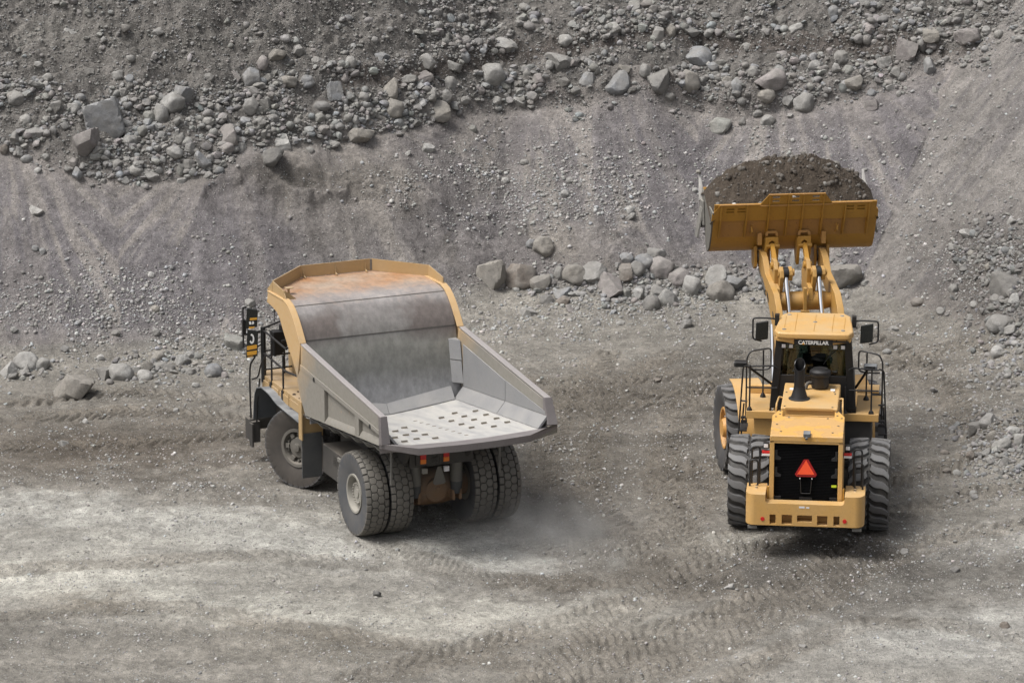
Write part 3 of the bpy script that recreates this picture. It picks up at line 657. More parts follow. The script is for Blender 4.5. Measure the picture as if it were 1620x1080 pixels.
def cast(px, py):
    """where the sight line through a photo pixel meets the terrain, and its distance"""
    px = np.atleast_1d(np.asarray(px, float)); py = np.atleast_1d(np.asarray(py, float))
    a = (px - 810) / CF; b = (540 - py) / CF
    dx, dy, dz = a, math.cos(TH) + b * math.sin(TH), -math.sin(TH) + b * math.cos(TH)
    lo = np.full(px.shape, 70.0); done = np.zeros(px.shape, bool); hi = np.full(px.shape, 140.0)
    for y in np.arange(70, 140, 0.12):
        t = y / dy; below = (CH + dz * t) < height_at(dx * t, np.full(px.shape, y))
        new = below & ~done; hi[new] = y; lo[new] = y - 0.12; done |= below
    for _ in range(12):
        m_ = (lo + hi) / 2; t = m_ / dy; below = (CH + dz * t) < height_at(dx * t, m_)
        hi = np.where(below, m_, hi); lo = np.where(below, lo, m_)
    t = hi / dy; x = dx * t; y = hi
    return np.stack([x, y, height_at(x, y)], -1), t
# ------------------------------------------------------------------ tyres
def make_tyre(name, R, W, rim, mat, n_th, depth, pattern, lug_side=0.1):
    """tyre about the x axis with its tread cut into real blocks; pattern(u metres round, x/W) -> 0..1 height"""
    ts = np.linspace(-0.47, 0.47, 44)
    prof = []
    for a in (0.0, 0.25, 0.5, 0.72, 0.9): prof.append((-W * (0.36 + 0.14 * math.sin(a * math.pi * 0.5) ** 0.8), rim + (R * 0.955 - rim) * a, 0))
    prof.append((-W * 0.495, R * 0.965, 0.6))
    for t in ts: prof.append((t * W, R * (1 - 0.030 * (abs(t) / 0.47) ** 2.6), 1))
    for q in [(-p[0], p[1], p[2]) for p in prof[:6]][::-1]: prof.append(q)
    P = np.array(prof); k = len(P); th = np.linspace(0, 2 * math.pi, n_th, endpoint=False)
    T, I = np.meshgrid(th, np.arange(k), indexing='ij')
    x = P[I, 0]; r = P[I, 1].copy(); tr = P[I, 2]
    h = pattern(T * R, x / W)
    r -= depth * (1 - h) * (tr > 0.3) * np.where(tr > 0.9, 1, 0.8)
    x = x * np.where((tr > 0.3) & (np.abs(x) > 0.44 * W), 1 - 0.05 * (1 - h), 1)
    side = (tr == 0) & (P[I, 1] > R * 0.86)
    x = x * np.where(side, 1 - 0.03 * (1 - h), 1)
    V = np.stack([x, r * np.cos(T), r * np.sin(T)], -1).reshape(-1, 3)
    i = np.arange(n_th)[:, None] * k + np.arange(k - 1)[None]; j = ((np.arange(n_th) + 1) % n_th)[:, None] * k + np.arange(k - 1)[None]
    F = np.stack([i, i + 1, j + 1, j], -1).reshape(-1, 4)
    col = np.stack([np.where(tr > 0.3, 1.0, 0.0), h, h * 0], -1).reshape(-1, 3)
    o = np_mesh(name, V, F, M[mat], col, True, 'tread'); o.data.set_sharp_from_angle(angle=rad(38))
    return o

def hex_tread(u, t):
    """stone-truck tread: squarish shoulder blocks and a honeycomb centre"""
    per = 2 * math.pi * 0.95; n = 34; p = per / n
    ph = u / p
    sh = np.abs(((ph + (t > 0) * 0.5) % 1.0) * 2 - 1)
    shoulder = 1 - sstep(0.80, 0.93, sh)
    notch = sstep(0.29, 0.315, np.abs(t)) 
    q = np.stack([t * 0.52 / p * 1.02, ph], -1) * np.array([1.0, 1.0])
    best = np.full(u.shape, 9.0); sec = np.full(u.shape, 9.0)
    ct = np.floor(q[..., 0] / 0.86)
    for di in (-1, 0, 1):
        for dj in (-1, 0, 1):
            ci = ct + di; off = np.where(ci % 2 == 0, 0.0, 0.5)
            cj = np.floor(q[..., 1] - off) + dj + 0.5 + off
            d = np.hypot(q[..., 0] - (ci + 0.5) * 0.86, (q[..., 1] - cj) * 0.9)
            sec = np.where(d < best, best, np.minimum(sec, d)); best = np.minimum(best, d)
    centre = sstep(0.02, 0.09, sec - best)
    return np.where(np.abs(t) > 0.30, shoulder * notch, centre * (1 - sstep(0.275, 0.30, np.abs(t))))

def chevron_tread(u, t):
    per = 2 * math.pi * 1.02; n = 21; p = per / n
    a = np.abs(t) / 0.47; sg = np.where(t > 0, 0.5, 0.0)
    sh = 0.72 * a + 0.11 * np.sin(a * 6.0)
    ph = ((u / p + sh + sg) % 1.0)
    bar = sstep(0.0, 0.05, ph) * (1 - sstep(0.62 - 0.10 * a, 0.67 - 0.10 * a, ph))
    zig = 0.055 * (np.abs(((u / p + 0.2) % 1.0) * 2 - 1) - 0.5)
    return bar * sstep(0.012, 0.030, np.abs(t - zig))

def wheel(root, name, tyre_o, rim_o, loc, rz=0.0, flip=False):
    w_ = empty(name, loc, rz + (math.pi if flip else 0), root)
    for o in (tyre_o, rim_o):
        o.parent = w_
    return w_

def wheel_copy(w0, root, loc, rz=0.0, flip=False):
    w_ = w0.copy(); COL.objects.link(w_); w_.parent = root; w_.location = loc; w_.rotation_euler = (0, 0, rz + (math.pi if flip else 0))
    for ch in w0.children:
        c = ch.copy(); COL.objects.link(c); c.parent = w_
    return w_

# ------------------------------------------------------------------ dump truck
def make_truck():
    root = empty('dump_truck', (*TRUCK_O, -0.02), rad(TRUCK_YAW))
    tag(root, 'dusty yellow off-highway dump truck with an empty grey steel body', 'dump truck')
    # --- frame, hidden cab and engine box
    b = MB()
    for s in (-1, 1):
        b.box(s * 0.5 - 0.12, s * 0.5 + 0.12, -0.25, 5.7, 1.05, 1.5)
    for y in (1.2, 2.6, 4.6): b.box(-0.5, 0.5, y - 0.12, y + 0.12, 1.0, 1.45)
    b.box(-0.95, 0.95, 1.3, 3.0, 1.05, 1.75); b.box(-1.62, -0.6, 0.95, 2.35, 0.78, 1.45); b.box(0.6, 1.6, 0.9, 2.6, 0.75, 1.7)
    b.build('frame', 'dark', root, 0.02)
    b = MB(); b.box(-1.62, -1.3, 1.05, 1.7, 1.12, 1.34); b.box(-1.66, -1.36, 1.0, 1.35, 1.30, 1.40); b.build('step_box', 'grey', root, 0.015)
    b = MB(); b.box(-0.72, 0.72, 3.3, 6.2, 1.35, 2.15); b.box(-0.7, 0.7, 5.4, 6.45, 1.0, 2.3); b.build('engine_hood', 'old_yellow', root, 0.05)
    c = MB(); c.box(-1.05, 0.3, 4.9, 6.1, 2.16, 2.75)
    for x in (-0.99, 0.24):
        for y in (4.96, 6.04): c.box(x - 0.06, x + 0.06, y - 0.05, y + 0.05, 2.7, 3.5)
    c.box(-1.07, 0.32, 4.85, 6.15, 3.5, 3.6)
    cab = c.build('cab', 'old_yellow', root, 0.03)
    for y in (4.95, 6.03): g = MB(); g.box(-0.93, 0.18, y, y + 0.02, 2.75, 3.5); g.build('cab_window', 'glass', cab)
    # --- deck, fenders, bumper
    d = MB(); d.prism([(-1.76, 3.45), (-0.1, 3.45), (-0.1, 6.25), (-1.60, 6.25), (-1.74, 5.9)], 'z', 2.06, 2.16)
    d.prism([(0.1, 3.45), (1.76, 3.45), (1.74, 5.9), (1.6, 6.25), (0.1, 6.25)], 'z', 2.06, 2.16)
    d.box(-1.77, -1.72, 3.45, 5.9, 1.86, 2.06); d.box(1.72, 1.77, 3.45, 5.9, 1.86, 2.06); d.box(-1.70, -0.2, 3.42, 3.47, 1.7, 2.06)
    for y in (4.1, 4.75, 5.4): d.box(-1.79, -1.77, y, y + 0.03, 1.88, 2.14)
    d.build('deck', 'old_yellow', root, 0.012)
    dirt = MB(); r_ = random.Random(3)
    for k in range(46):
        x, y = r_.uniform(-1.7, -1.1), 3.5 + abs(r_.gauss(0, 0.35)); s_ = r_.uniform(0.015, 0.05)
        dirt.lathe([(2.155, s_), (2.16 + s_ * 0.5, s_ * 0.7), (2.16 + s_ * 0.8, 0.0)], 6, 0, 'z', (x, y, 0))
    dd_ = dirt.build('spilled_dirt', 'soil', root); dd_['kind'] = 'stuff'
    arc = []
    for k in range(13):
        t = k / 12.0
        arc.append((5.72 - 2.85 * t, 1.92 - 0.10 * t + 0.10 * math.sin(min(t * 2.2, 1) * math.pi)))
    pr = [(5.98, 1.10), (5.94, 1.45), (5.86, 1.74)] + arc[0:1] + [(5.4, 2.01)] + arc[3:]
    for s, nm in ((-1, 'front_fender'), (1, 'front_fender')):
        f = MB(); x0, x1 = (-1.98, -1.40) if s < 0 else (1.40, 1.98)
        f.sheet(pr, x0, x1, 0.025)
        f.build(nm, 'fender', root, 0.006)
    f = MB(); f.prism([(5.9, 1.15), (5.86, 1.7), (5.6, 1.9), (3.2, 1.8), (3.2, 1.72), (5.4, 1.55), (5.6, 1.1)], 'x', -1.44, -1.38); f.box(-1.4, -0.8, 4.2, 5.8, 1.5, 1.8)
    f.build('wheel_arch', 'dark', root, 0.01)
    q = MB(); q.box(-1.9, 1.9, 6.25, 6.5, 0.75, 1.05); q.prism([(-1.99, 5.98), (-1.80, 5.98), (-1.80, 6.5), (-1.99, 6.5)], 'z', 0.52, 1.02)
    q.box(-2.02, -1.97, 5.95, 6.15, 0.42, 0.98); q.box(-1.99, -1.62, 6.1, 6.2, 0.98, 1.06)
    q.build('front_bumper', 'dark', root, 0.012)
    q = MB(); q.tube([(-1.95, 6.2, 1.0), (-1.95, 6.25, 1.95), (-1.95, 6.2, 2.35), (-1.95, 5.85, 2.62), (-1.95, 5.9, 2.62)], 0.022, 8, 0, 0.12)
    q.tube([(-1.92, 6.15, 2.0), (-1.92, 5.75, 2.15), (-1.9, 5.6, 2.5), (-1.85, 5.4, 2.75)], 0.020, 8, 0, 0.12)
    q.tube([(-1.9, 5.95, 1.0), (-1.9, 5.9, 1.5), (-1.86, 5.8, 2.1)], 0.02)
    q.build('ladder_rail', 'rail', root)
    # --- railing on the deck
    q = MB(); r = 0.024; X = -1.74
    q.cyl((X, 5.86, 2.0), (X, 5.86, 3.30), 0.060, None, 12)
    for y, z in ((5.32, 3.06), (4.55, 2.95)): q.tube([(X, y, 1.95), (X, y, z)], r); q.box(X - 0.04, X + 0.03, y - 0.05, y + 0.05, 1.86, 2.12)
    q.tube([(X, 5.98, 3.24), (X, 4.45, 3.16), (X, 4.3, 3.16)], r); q.tube([(X, 5.92, 2.70), (X, 4.35, 2.62), (X, 3.6, 2.70)], r, 8, 0, 0.2)
    q.tube([(X, 5.8, 3.30), (X + 0.4, 5.85, 3.40), (X + 0.85, 5.88, 3.48), (X + 0.98, 5.8, 3.46), (X + 0.98, 5.8, 2.15)], r, 8, 0, 0.16)
    for z in (2.95, 2.82, 2.5, 2.28): q.tube([(X, 5.8, z - 0.2), (X + 1.0, 5.85, z - 0.2)], r * 0.85)
    q.tube([(X + 0.5, 5.83, 2.1), (X + 0.5, 5.83, 3.42)], r); q.tube([(X + 0.68, 4.9, 2.12), (X + 0.68, 4.9, 3.2), (X + 0.1, 4.9, 3.2)], r, 8, 0, 0.12)
    q.tube([(X + 0.3, 5.9, 3.3), (X + 0.3, 5.9, 4.05)], 0.008, 6)
    q.build('railing', 'rail', root)
    q = MB(); q.prism([(-1.62, 3.25), (-1.25, 3.25), (-1.22, 2.95), (-1.4, 2.72), (-1.6, 2.66)], 'y', 5.5, 5.75); q.cyl((-1.35, 5.6, 3.2), (-1.35, 5.6, 3.4), 0.09); q.build('horn_box', 'black', root, 0.02)
    # --- mirrors with the machine maker's mark reversed in them
    def mirror(z0, z1, marks, bent):
        mb = MB(); mb.prism([(-0.14, z0), (0.13, z0 + 0.05), (0.15, z1 - 0.04), (-0.10, z1)], 'y', -0.03, 0.05)
        o = mb.build('mirror', 'mirror', root, 0.012); o.location = (-2.02, 5.86, 0); o.rotation_euler = (0, 0, rad(-20)); 
        return o
    big = mirror(2.60, 3.27, 0, 0)
    cg = MB(); ring = []
    for t in np.linspace(rad(-150), rad(118), 22): ring.append((0.0 + 0.058 * math.cos(t), 3.06 + 0.115 * math.sin(t)))
    inner = [(0.0 + (x_ - 0.0) * 0.42, 3.06 + (z_ - 3.06) * 0.66) for x_, z_ in ring][::-1]
    cg.prism(ring + inner, 'y', -0.036, -0.030); cg.build('white_mark', 'white', big)
    yb = MB(); yb.prism([(-0.115, 2.79), (0.115, 2.83), (0.115, 2.92), (-0.115, 2.885)], 'y', -0.036, -0.030); yb.prism([(-0.115, 2.665), (0.105, 2.69), (0.115, 2.785), (-0.115, 2.75)], 'y', -0.036, -0.030); yb.prism([(-0.1, 2.625), (0.03, 2.635), (0.0, 2.65), (-0.11, 2.64)], 'y', -0.036, -0.030)
    yb.build('yellow_mark', 'mark_yellow', big)
    sm = mirror(3.29, 3.78, 0, 1)
    yb = MB(); yb.prism([(-0.04, 3.50), (0.125, 3.515), (0.125, 3.565), (-0.03, 3.555)], 'y', -0.036, -0.030); yb.prism([(-0.06, 3.30), (0.04, 3.31), (0.08, 3.35), (-0.06, 3.345)], 'y', -0.036, -0.030); yb.build('yellow_mark', 'mark_yellow', sm)
    wm = MB(); wm.prism([(-0.05, 3.40), (0.0, 3.41), (-0.01, 3.475), (-0.06, 3.465)], 'y', -0.036, -0.030); wm.prism([(0.01, 3.40), (0.06, 3.42), (0.05, 3.475), (0.02, 3.475)], 'y', -0.036, -0.030); wm.build('white_mark', 'white', sm)
    q = MB(); q.tube([(-2.2, 5.93, 2.85), (-2.2, 5.93, 3.8), (-2.12, 5.93, 3.8)], 0.024); q.box(-2.22, -2.14, 5.9, 5.97, 3.15, 3.5); q.tube([(-2.15, 5.93, 3.15), (-1.8, 5.9, 3.2)], 0.026); q.tube([(-2.1, 5.9, 2.75), (-1.76, 5.88, 2.9)], 0.02)
    q.build('mirror_bracket', 'rail', root)
    # --- mud flap
    q = MB(); q.box(-1.98, -1.50, 2.72, 2.76, 0.56, 1.60); q.build('mud_flap', 'flap', root, 0.012)
    q = MB(); q.box(-1.97, -1.45, 2.77, 2.82, 1.5, 2.02); q.box(-1.99, -1.95, 2.70, 2.9, 1.45, 2.35); q.build('flap_bracket', 'old_yellow', root, 0.008)
    # --- dump body
    body = MB()
    for y in (1.9, 1.2, 0.5, -0.2, -0.9, -1.6):                    # stiffeners under the floor
        z = 1.76 + (2.3 - y) * 0.155
        zs = 2.08 + (2.3 - y) * 0.1136; body.prism([(-1.93, zs - 0.02), (-1.2, z + 0.05), (1.2, z + 0.05), (1.93, zs - 0.02), (1.80, zs - 0.17), (0.6, z - 0.14), (-0.6, z - 0.14), (-1.80, zs - 0.17)], 'y', y - 0.11, y + 0.11)
    for s in (-1, 1): body.prism([(2.3, 1.55), (-1.9, 2.28), (-1.9, 2.45), (2.3, 1.75)], 'x', s * 0.5 - 0.12, s * 0.5 + 0.12)
    dump = body.build('dump_body', 'grey', root, 0.015)
    # floor plate, lightly dished towards its middle at the front
    def fz(x, y):
        t = (2.5 - y) / 5.25; e = 2.10 + (2.70 - 2.10) * t; c0 = 1.90 + (2.655 - 1.90) * t
        return c0 + (e - c0) * min(abs(x) / 1.75, 1) ** 1.2
    xs = np.linspace(-1.9, 1.9, 17); ys = np.linspace(-2.3, 2.75, 14); fl = MB(); vs = []; nx = len(xs)
    for zz in (0, -0.09):
        for y in ys:
            for x in xs: vs.append((x, y, fz(x, y) + zz))
    o2 = len(xs) * len(ys); fs = []
    for j in range(len(ys) - 1):
        for i in range(nx - 1):
            a = j * nx + i; fs += [(a, a + 1, a + 1 + nx, a + nx), (o2 + a, o2 + a + nx, o2 + a + 1 + nx, o2 + a + 1)]
    for i in range(nx - 1):
        a = (len(ys) - 1) * nx + i; fs.append((a, a + 1, o2 + a + 1, o2 + a))
    fl.add(vs, fs); fl.build('floor_plate', 'floor', dump)
    # tail lip: chamfered plan, thick rear edge
    lipx = [-2.07, -1.35, -0.4, 0.4, 1.25, 2.07]; lipy = [-2.30, -2.74, -2.78, -2.78, -2.74, -2.30]
    lz = [2.735, 2.672, 2.655, 2.655, 2.672, 2.735]
    lp = MB(); vs = []
    inner_y = -2.302
    for x, y, z in zip(lipx, lipy, lz): vs += [(x, y, z), (x, y, z - 0.15 if abs(x) < 2 else z - 0.10)]
    for x in lipx: xx = max(-1.9, min(1.9, x)); vs += [(x, inner_y + 0.001, fz(xx, inner_y) + (0.02 if abs(x) > 2 else 0)), (x, inner_y + 0.001, fz(xx, inner_y) - 0.13)]
    n = len(lipx); fs = []
    for i in range(n - 1):
        a, c_ = 2 * i, 2 * n + 2 * i
        fs += [(a, a + 2, c_ + 2, c_), (a + 1, c_ + 1, c_ + 3, a + 3), (a, a + 1, a + 3, a + 2), (c_, c_ + 2, c_ + 3, c_ + 1)]
    lp.add(vs, fs); lp.add([vs[0], vs[1], vs[2 * n + 1], vs[2 * n]], [(0, 1, 2, 3)]); k = 2 * (n - 1); lp.add([vs[k], vs[k + 1], vs[2 * n + k + 1], vs[2 * n + k]], [(0, 3, 2, 1)])
    ms = []
    o = lp.build('tail_lip', ['floor', 'tail'], dump)
    for p in o.data.polygons: p.material_index = 0 if p.normal.z > 0.7 else 1
    # holes burnt through the wear plates, seen as short dark slots with pale tabs
    for row, (x0, y0, n_, dx, dy, wx) in enumerate([(0.10, 1.05, 9, 0.012, -0.34, 0.08), (0.62, 0.75, 4, 0.0, -0.58, 0.13), (1.02, 0.95, 5, 0.0, -0.56, 0.13), (1.42, 0.70, 4, 0.0, -0.60, 0.13), (-0.55, 0.05, 4, 0.0, -0.60, 0.14), (-0.95, 0.2, 4, 0.0, -0.62, 0.14), (-1.32, -0.15, 4, 0.0, -0.58, 0.14)]):
        for k in range(n_):
            x, y = x0 + dx * k, y0 + dy * k
            if y < -2.2: continue
            z = fz(x, y); s_ = (fz(x, y + 0.1) - fz(x, y - 0.1)) / 0.2
            sl = MB(); q_ = 0.020
            sl.hexa([(x - wx / 2, y - q_, z + 0.003 - s_ * q_), (x + wx / 2, y - q_, z + 0.003 - s_ * q_), (x + wx / 2, y + q_, z + 0.003 + s_ * q_), (x - wx / 2, y + q_, z + 0.003 + s_ * q_)] + [(x - wx / 2, y - q_, z + 0.007 - s_ * q_), (x + wx / 2, y - q_, z + 0.007 - s_ * q_), (x + wx / 2, y + q_, z + 0.007 + s_ * q_), (x - wx / 2, y + q_, z + 0.007 + s_ * q_)])
            sl.build('slot', 'tan_slot', dump)
            if row: tb = MB(); tb.box(x - wx / 2, x + wx / 2, y + 0.025, y + 0.05, z - 0.005, z + 0.03); tb.build('wear_tab', 'rim_grey', dump)
    # sloping fillets between floor and walls
    for s in (-1, 1):
        for (ya, yb_) in ((2.45, 0.02), (0.0, -2.28)):
            p = []
            for y in (yb_, ya): p += [(s * 1.62, y, fz(1.62, y) + 0.012), (s * 1.835, y, fz(1.75, y) + 0.27)]
            a, b_, c_, d_ = p
            dn = [(x + s * 0.04, y, z - 0.03) for x, y, z in p]
            fi = MB(); fi.hexa([dn[0], dn[1], dn[3], dn[2], a, b_, d_, c_]); fi.build('fillet_plate', 'liner', dump)
    for x0, x1 in ((-1.60, -0.004), (0.004, 1.60)):
        ff = MB(); p = [(x0, 2.36, fz(x0, 2.36) + 0.022), (x1, 2.36, fz(x1, 2.36) + 0.022), (x1, 2.60, fz(x1, 2.6) + 0.30), (x0, 2.60, fz(x0, 2.6) + 0.30)]
        ff.hexa([(x, y, z - 0.05) for x, y, z in p] + p); ff.build('fillet_plate', 'liner', dump)
    # headboard rising and bending forward into the canopy
    prof = [(2.50, 1.88), (2.62, 2.45), (2.78, 3.20), (2.90, 3.70), (2.985, 3.87), (3.09, 4.01), (3.22, 4.14), (3.38, 4.26), (3.55, 4.345), (3.75, 4.40), (3.95, 4.42), (4.68, 4.43)]
    hb = MB(); hb.sheet(prof[::-1], -1.84, 1.84, 0.07); hb.prism([(-1.97, 4.68), (1.97, 4.68), (0.90, 5.67), (-0.90, 5.67)], 'z', 4.36, 4.43)
    hb.build('headboard', 'steel', dump)
    we = MB()
    for i in (3, 8):
        y, z = prof[i]; t = (Vector(prof[i + 1]) - Vector(prof[i - 1])).normalized(); nrm = Vector((-t.y, t.x))
        a = Vector((y, z)) - t * 0.012 + nrm * 0.0; c_ = Vector((y, z)) + t * 0.012
        we.prism([tuple(a), tuple(c_), tuple(c_ + nrm * 0.006), tuple(a + nrm * 0.006)], 'x', -1.83, 1.83)
    we.build('weld_seam', 'dark', dump)
    for s in (-1, 1):
        for (z0, z1, wd) in ((2.45, 2.95, 0.20), (2.97, 3.42, 0.22)):
            cp = MB()
            ya = 2.62 + (z0 - 2.45) * 0.213 - 0.03; yb_ = 2.62 + (z1 - 2.45) * 0.213 - 0.03
            cp.hexa([(s * 1.62, ya, z0), (s * 1.82, ya - wd, z0), (s * 1.83, ya + 0.05, z0), (s * 1.64, ya + 0.05, z0), (s * 1.62, yb_, z1), (s * 1.82, yb_ - wd, z1), (s * 1.83, yb_ + 0.05, z1), (s * 1.64, yb_ + 0.05, z1)])
            cp.build('corner_plate', 'liner', dump, 0.005)
    # side panels
    top = [(-2.10, 3.245), (2.74, 3.66)]
    rim_o = [(2.80, 3.66), (3.02, 3.95), (3.20, 4.13), (3.38, 4.27), (3.55, 4.365), (3.80, 4.425), (4.86, 4.40)]
    low = [(4.93, 4.14), (4.60, 4.115), (4.28, 4.06), (4.07, 3.94), (3.91, 3.75), (3.60, 3.45), (3.33, 3.22), (2.98, 2.83), (2.79, 2.47), (2.47, 2.10), (-2.02, 2.61)]
    for s in (-1, 1):
        p = MB()
        def pr_(poly, a, b_, m=0): p.prism(poly, 'x', s * a, s * b_, m)
        pr_([(-2.10, 3.23), (2.74, 3.65), (2.98, 2.83), (2.79, 2.47), (2.47, 2.12), (-2.02, 2.63)], 1.845, 1.90)
        pr_([(-2.15, 3.235), (2.735, 3.655), (2.74, 3.22), (-2.19, 2.955)], 1.90, 1.975)                       # upper board
        pr_([(-2.19, 2.955), (2.74, 3.22), (2.765, 3.10), (-2.10, 2.86)], 1.90, 1.995)                          # band below it
        pr_([(1.48, 3.04), (2.765, 3.10), (2.98, 2.83), (2.79, 2.47), (2.47, 2.10), (1.48, 2.215)], 1.90, 1.985)  # front panel
        for y0, y1 in ((1.24, 1.48), (-0.86, -0.62)):
            za, zb = 2.10 + (2.47 - y0) * 0.1136, 2.10 + (2.47 - y1) * 0.1136
            pr_([(y0, za), (y1, zb), (y1, 3.035 + (y1 - 1.48) * 0.049), (y0, 3.035 + (y0 - 1.48) * 0.049)], 1.90, 1.987)
        for y0, y1 in ((-2.04, -0.86), (-0.62, 1.24)):                                                         # sloping sill of each pocket
            za, zb = 2.10 + (2.47 - y0) * 0.1136, 2.10 + (2.47 - y1) * 0.1136
            p.hexa([(s * 1.90, y0, za), (s * 1.985, y0, za), (s * 1.985, y1, zb), (s * 1.90, y1, zb), (s * 1.90, y0, za + 0.16), (s * 1.985, y0, za + 0.03), (s * 1.985, y1, zb + 0.03), (s * 1.90, y1, zb + 0.16)])
        pr_(rim_o + low[:8] + [(2.765, 3.64)], 1.90, 1.972)                                                    # cheek of the canopy
        o = p.build('side_panel', 'side', dump, 0.010)
        e = MB(); path = [(-2.13, 3.245), (2.74, 3.665)]
        e.prism([(-2.14, 3.25), (2.70, 3.665), (2.70, 3.705), (-2.14, 3.29)], 'x', s * 1.85, s * 1.985); e.build('top_rail', 'edge', o, 0.012)
        e = MB(); e.sheet([(2.78, 3.675)] + [(y, z + 0.006) for y, z in rim_o[1:-1]] + [(4.87, 4.40)], s * 1.83 if s > 0 else -1.985, s * 1.985 if s > 0 else -1.83, 0.03); e.build('rim_flange', 'side', o, 0.006)
        t = MB(); t.hexa([(s * 1.83, -2.34, 2.72), (s * 2.06, -2.38, 2.72), (s * 2.02, -2.14, 2.64), (s * 1.83, -2.10, 2.64), (s * 1.83, -2.15, 3.29), (s * 2.0, -2.17, 3.29), (s * 2.0, -2.05, 3.27), (s * 1.83, -2.05, 3.27)])
        t.build('end_plate', 'tail', o, 0.01)
        for y, z in ((1.86, 3.09), (-1.55, 2.915)): h = MB(); h.cyl((s * 1.993, y, z), (s * 2.0, y, z), 0.055, None, 14); h.build('lifting_hole', 'black', o)
    # liner plates on the inside of the walls
    for s in (-1, 1):
        p = MB(); p.prism([(2.42, 3.36), (0.0, 3.13), (0.0, 2.66), (2.42, 2.38)], 'x', s * 1.82, s * 1.845); p.prism([(-0.01, 3.13), (-2.20, 2.99), (-2.20, 2.92), (-0.01, 2.66)], 'x', s * 1.826, s * 1.845)
        p.build('wall_liner', 'liner', dump, 0.004)
    # spill guard round the canopy
    g = MB(); gt = 0.022
    P2 = [(-1.90, 3.95), (-1.90, 4.68), (-0.87, 5.66), (0.87, 5.66), (1.90, 4.68), (1.90, 3.80)]; zt = [4.62, 4.69, 4.72, 4.72, 4.69, 4.60]; zb_ = [4.40, 4.42, 4.44, 4.44, 4.42, 4.40]
    for i in range(5):
        a, c_ = Vector(P2[i]), Vector(P2[i + 1]); d = (c_ - a).normalized(); nn = Vector((-d.y, d.x)) * gt
        g.hexa([(a.x, a.y, zb_[i]), (c_.x, c_.y, zb_[i + 1]), (c_.x + nn.x, c_.y + nn.y, zb_[i + 1]), (a.x + nn.x, a.y + nn.y, zb_[i]), (a.x, a.y, zt[i]), (c_.x, c_.y, zt[i + 1]), (c_.x + nn.x, c_.y + nn.y, zt[i + 1]), (a.x + nn.x, a.y + nn.y, zt[i])])
    sg = g.build('spill_guard', 'old_yellow', dump)
    br = MB()
    for x in (-0.80, -0.02, 0.72): br.prism([(5.65, 4.66), (5.65, 4.44), (5.53, 4.44), (5.53, 4.46), (5.63, 4.49)], 'x', x - 0.012, x + 0.012)
    br.prism([(3.97, 4.42), (3.76, 4.42), (3.97, 4.62)], 'x', -1.92, -1.90); br.prism([(-1.94, 4.42), (-1.62, 4.42), (-1.9, 4.64)], 'y', 3.93, 3.95); br.prism([(4.66, 4.42), (5.02, 4.42), (4.68, 4.66)], 'x', -1.93, -1.91)
    br.box(-1.72, -1.55, 4.30, 4.45, 4.56, 4.58); br.box(-1.66, -1.62, 4.36, 4.4, 4.43, 4.56)
    br.build('gusset', 'old_yellow', sg)
    pl = MB(); pl.box(0.84, 0.90, 5.645, 5.66, 4.46, 4.71); pl.build('joint_plate', 'grey', sg)
    # --- rear axle, suspension, lights
    a = MB(); a.cyl((-1.3, 0, 0.95), (1.3, 0, 0.95), 0.30, None, 24); a.lathe([(-0.62, 0.30), (-0.5, 0.40), (-0.25, 0.44), (0.25, 0.44), (0.5, 0.40), (0.62, 0.30)], 28, 0, 'x', (0, 0, 0.95))
    a.lathe([(-0.46, 0.20), (-0.44, 0.26), (-0.30, 0.30), (-0.30, 0.2)], 22, 0, 'y', (0, 0, 0.93)); a.cyl((0.02, -0.48, 0.98), (0.02, -0.46, 0.98), 0.05)
    a.build('rear_axle', 'axle', root, 0.01)
    for x in (-0.56, 0.42):
        s_ = MB(); y = -0.55
        s_.cyl((x, y, 1.15), (x, y, 1.62), 0.135, None, 22); s_.cyl((x, y, 1.62), (x, y, 1.95), 0.07, None, 16, 0); s_.cyl((x, y, 0.98), (x, y, 1.15), 0.12, 0.14, 20, 1); s_.cyl((x, y, 0.86), (x, y, 0.98), 0.075, 0.10, 16, 1); s_.box(x - 0.11, x - 0.05, y - 0.05, y + 0.2, 0.72, 0.95, 2); s_.box(x + 0.05, x + 0.11, y - 0.05, y + 0.2, 0.72, 0.95, 2)
        s_.build('suspension_cylinder', ['shock', 'flap', 'axle'], root)
    bk = MB(); bk.box(-0.75, 0.75, -0.72, -0.6, 1.60, 2.0); bk.box(-0.62, -0.28, -0.8, -0.7, 1.66, 1.95); bk.box(-0.08, 0.24, -0.8, -0.7, 1.66, 1.95); bk.box(-0.36, -0.03, -0.78, -0.7, 1.62, 2.0)
    bk.box(-0.28, -0.24, -0.8, -0.77, 1.62, 1.98); bk.box(-0.13, -0.09, -0.8, -0.77, 1.62, 1.98)
    for z in (1.7, 1.78): bk.tube([(-0.26, -0.79, z), (-0.11, -0.79, z + 0.02)], 0.02)
    for z in (1.74, 1.88): bk.cyl((-0.18, -0.80, z), (-0.18, -0.79, z), 0.045, None, 14)
    bk.tube([(-0.7, -0.75, 2.02), (-0.3, -0.78, 2.08), (0.2, -0.78, 2.05), (0.6, -0.75, 2.12)], 0.015)
    bk.build('light_bracket', 'dark', root, 0.008)
    for x in (-0.47, 0.075):
        l = MB(); l.box(x - 0.065, x + 0.065, -0.84, -0.80, 1.80, 1.905, 0); l.box(x - 0.065, x + 0.065, -0.838, -0.80, 1.70, 1.80, 1); l.build('tail_light', ['red', 'orange'], root, 0.006)
    for x, z in ((-0.43, 1.53), (0.08, 1.53)):
        l = MB(); l.box(x - 0.06, x + 0.06, -0.84, -0.76, z - 0.06, z + 0.06); l.build('work_light', 'lamp' if x > 0 else 'rim_grey', root, 0.01)
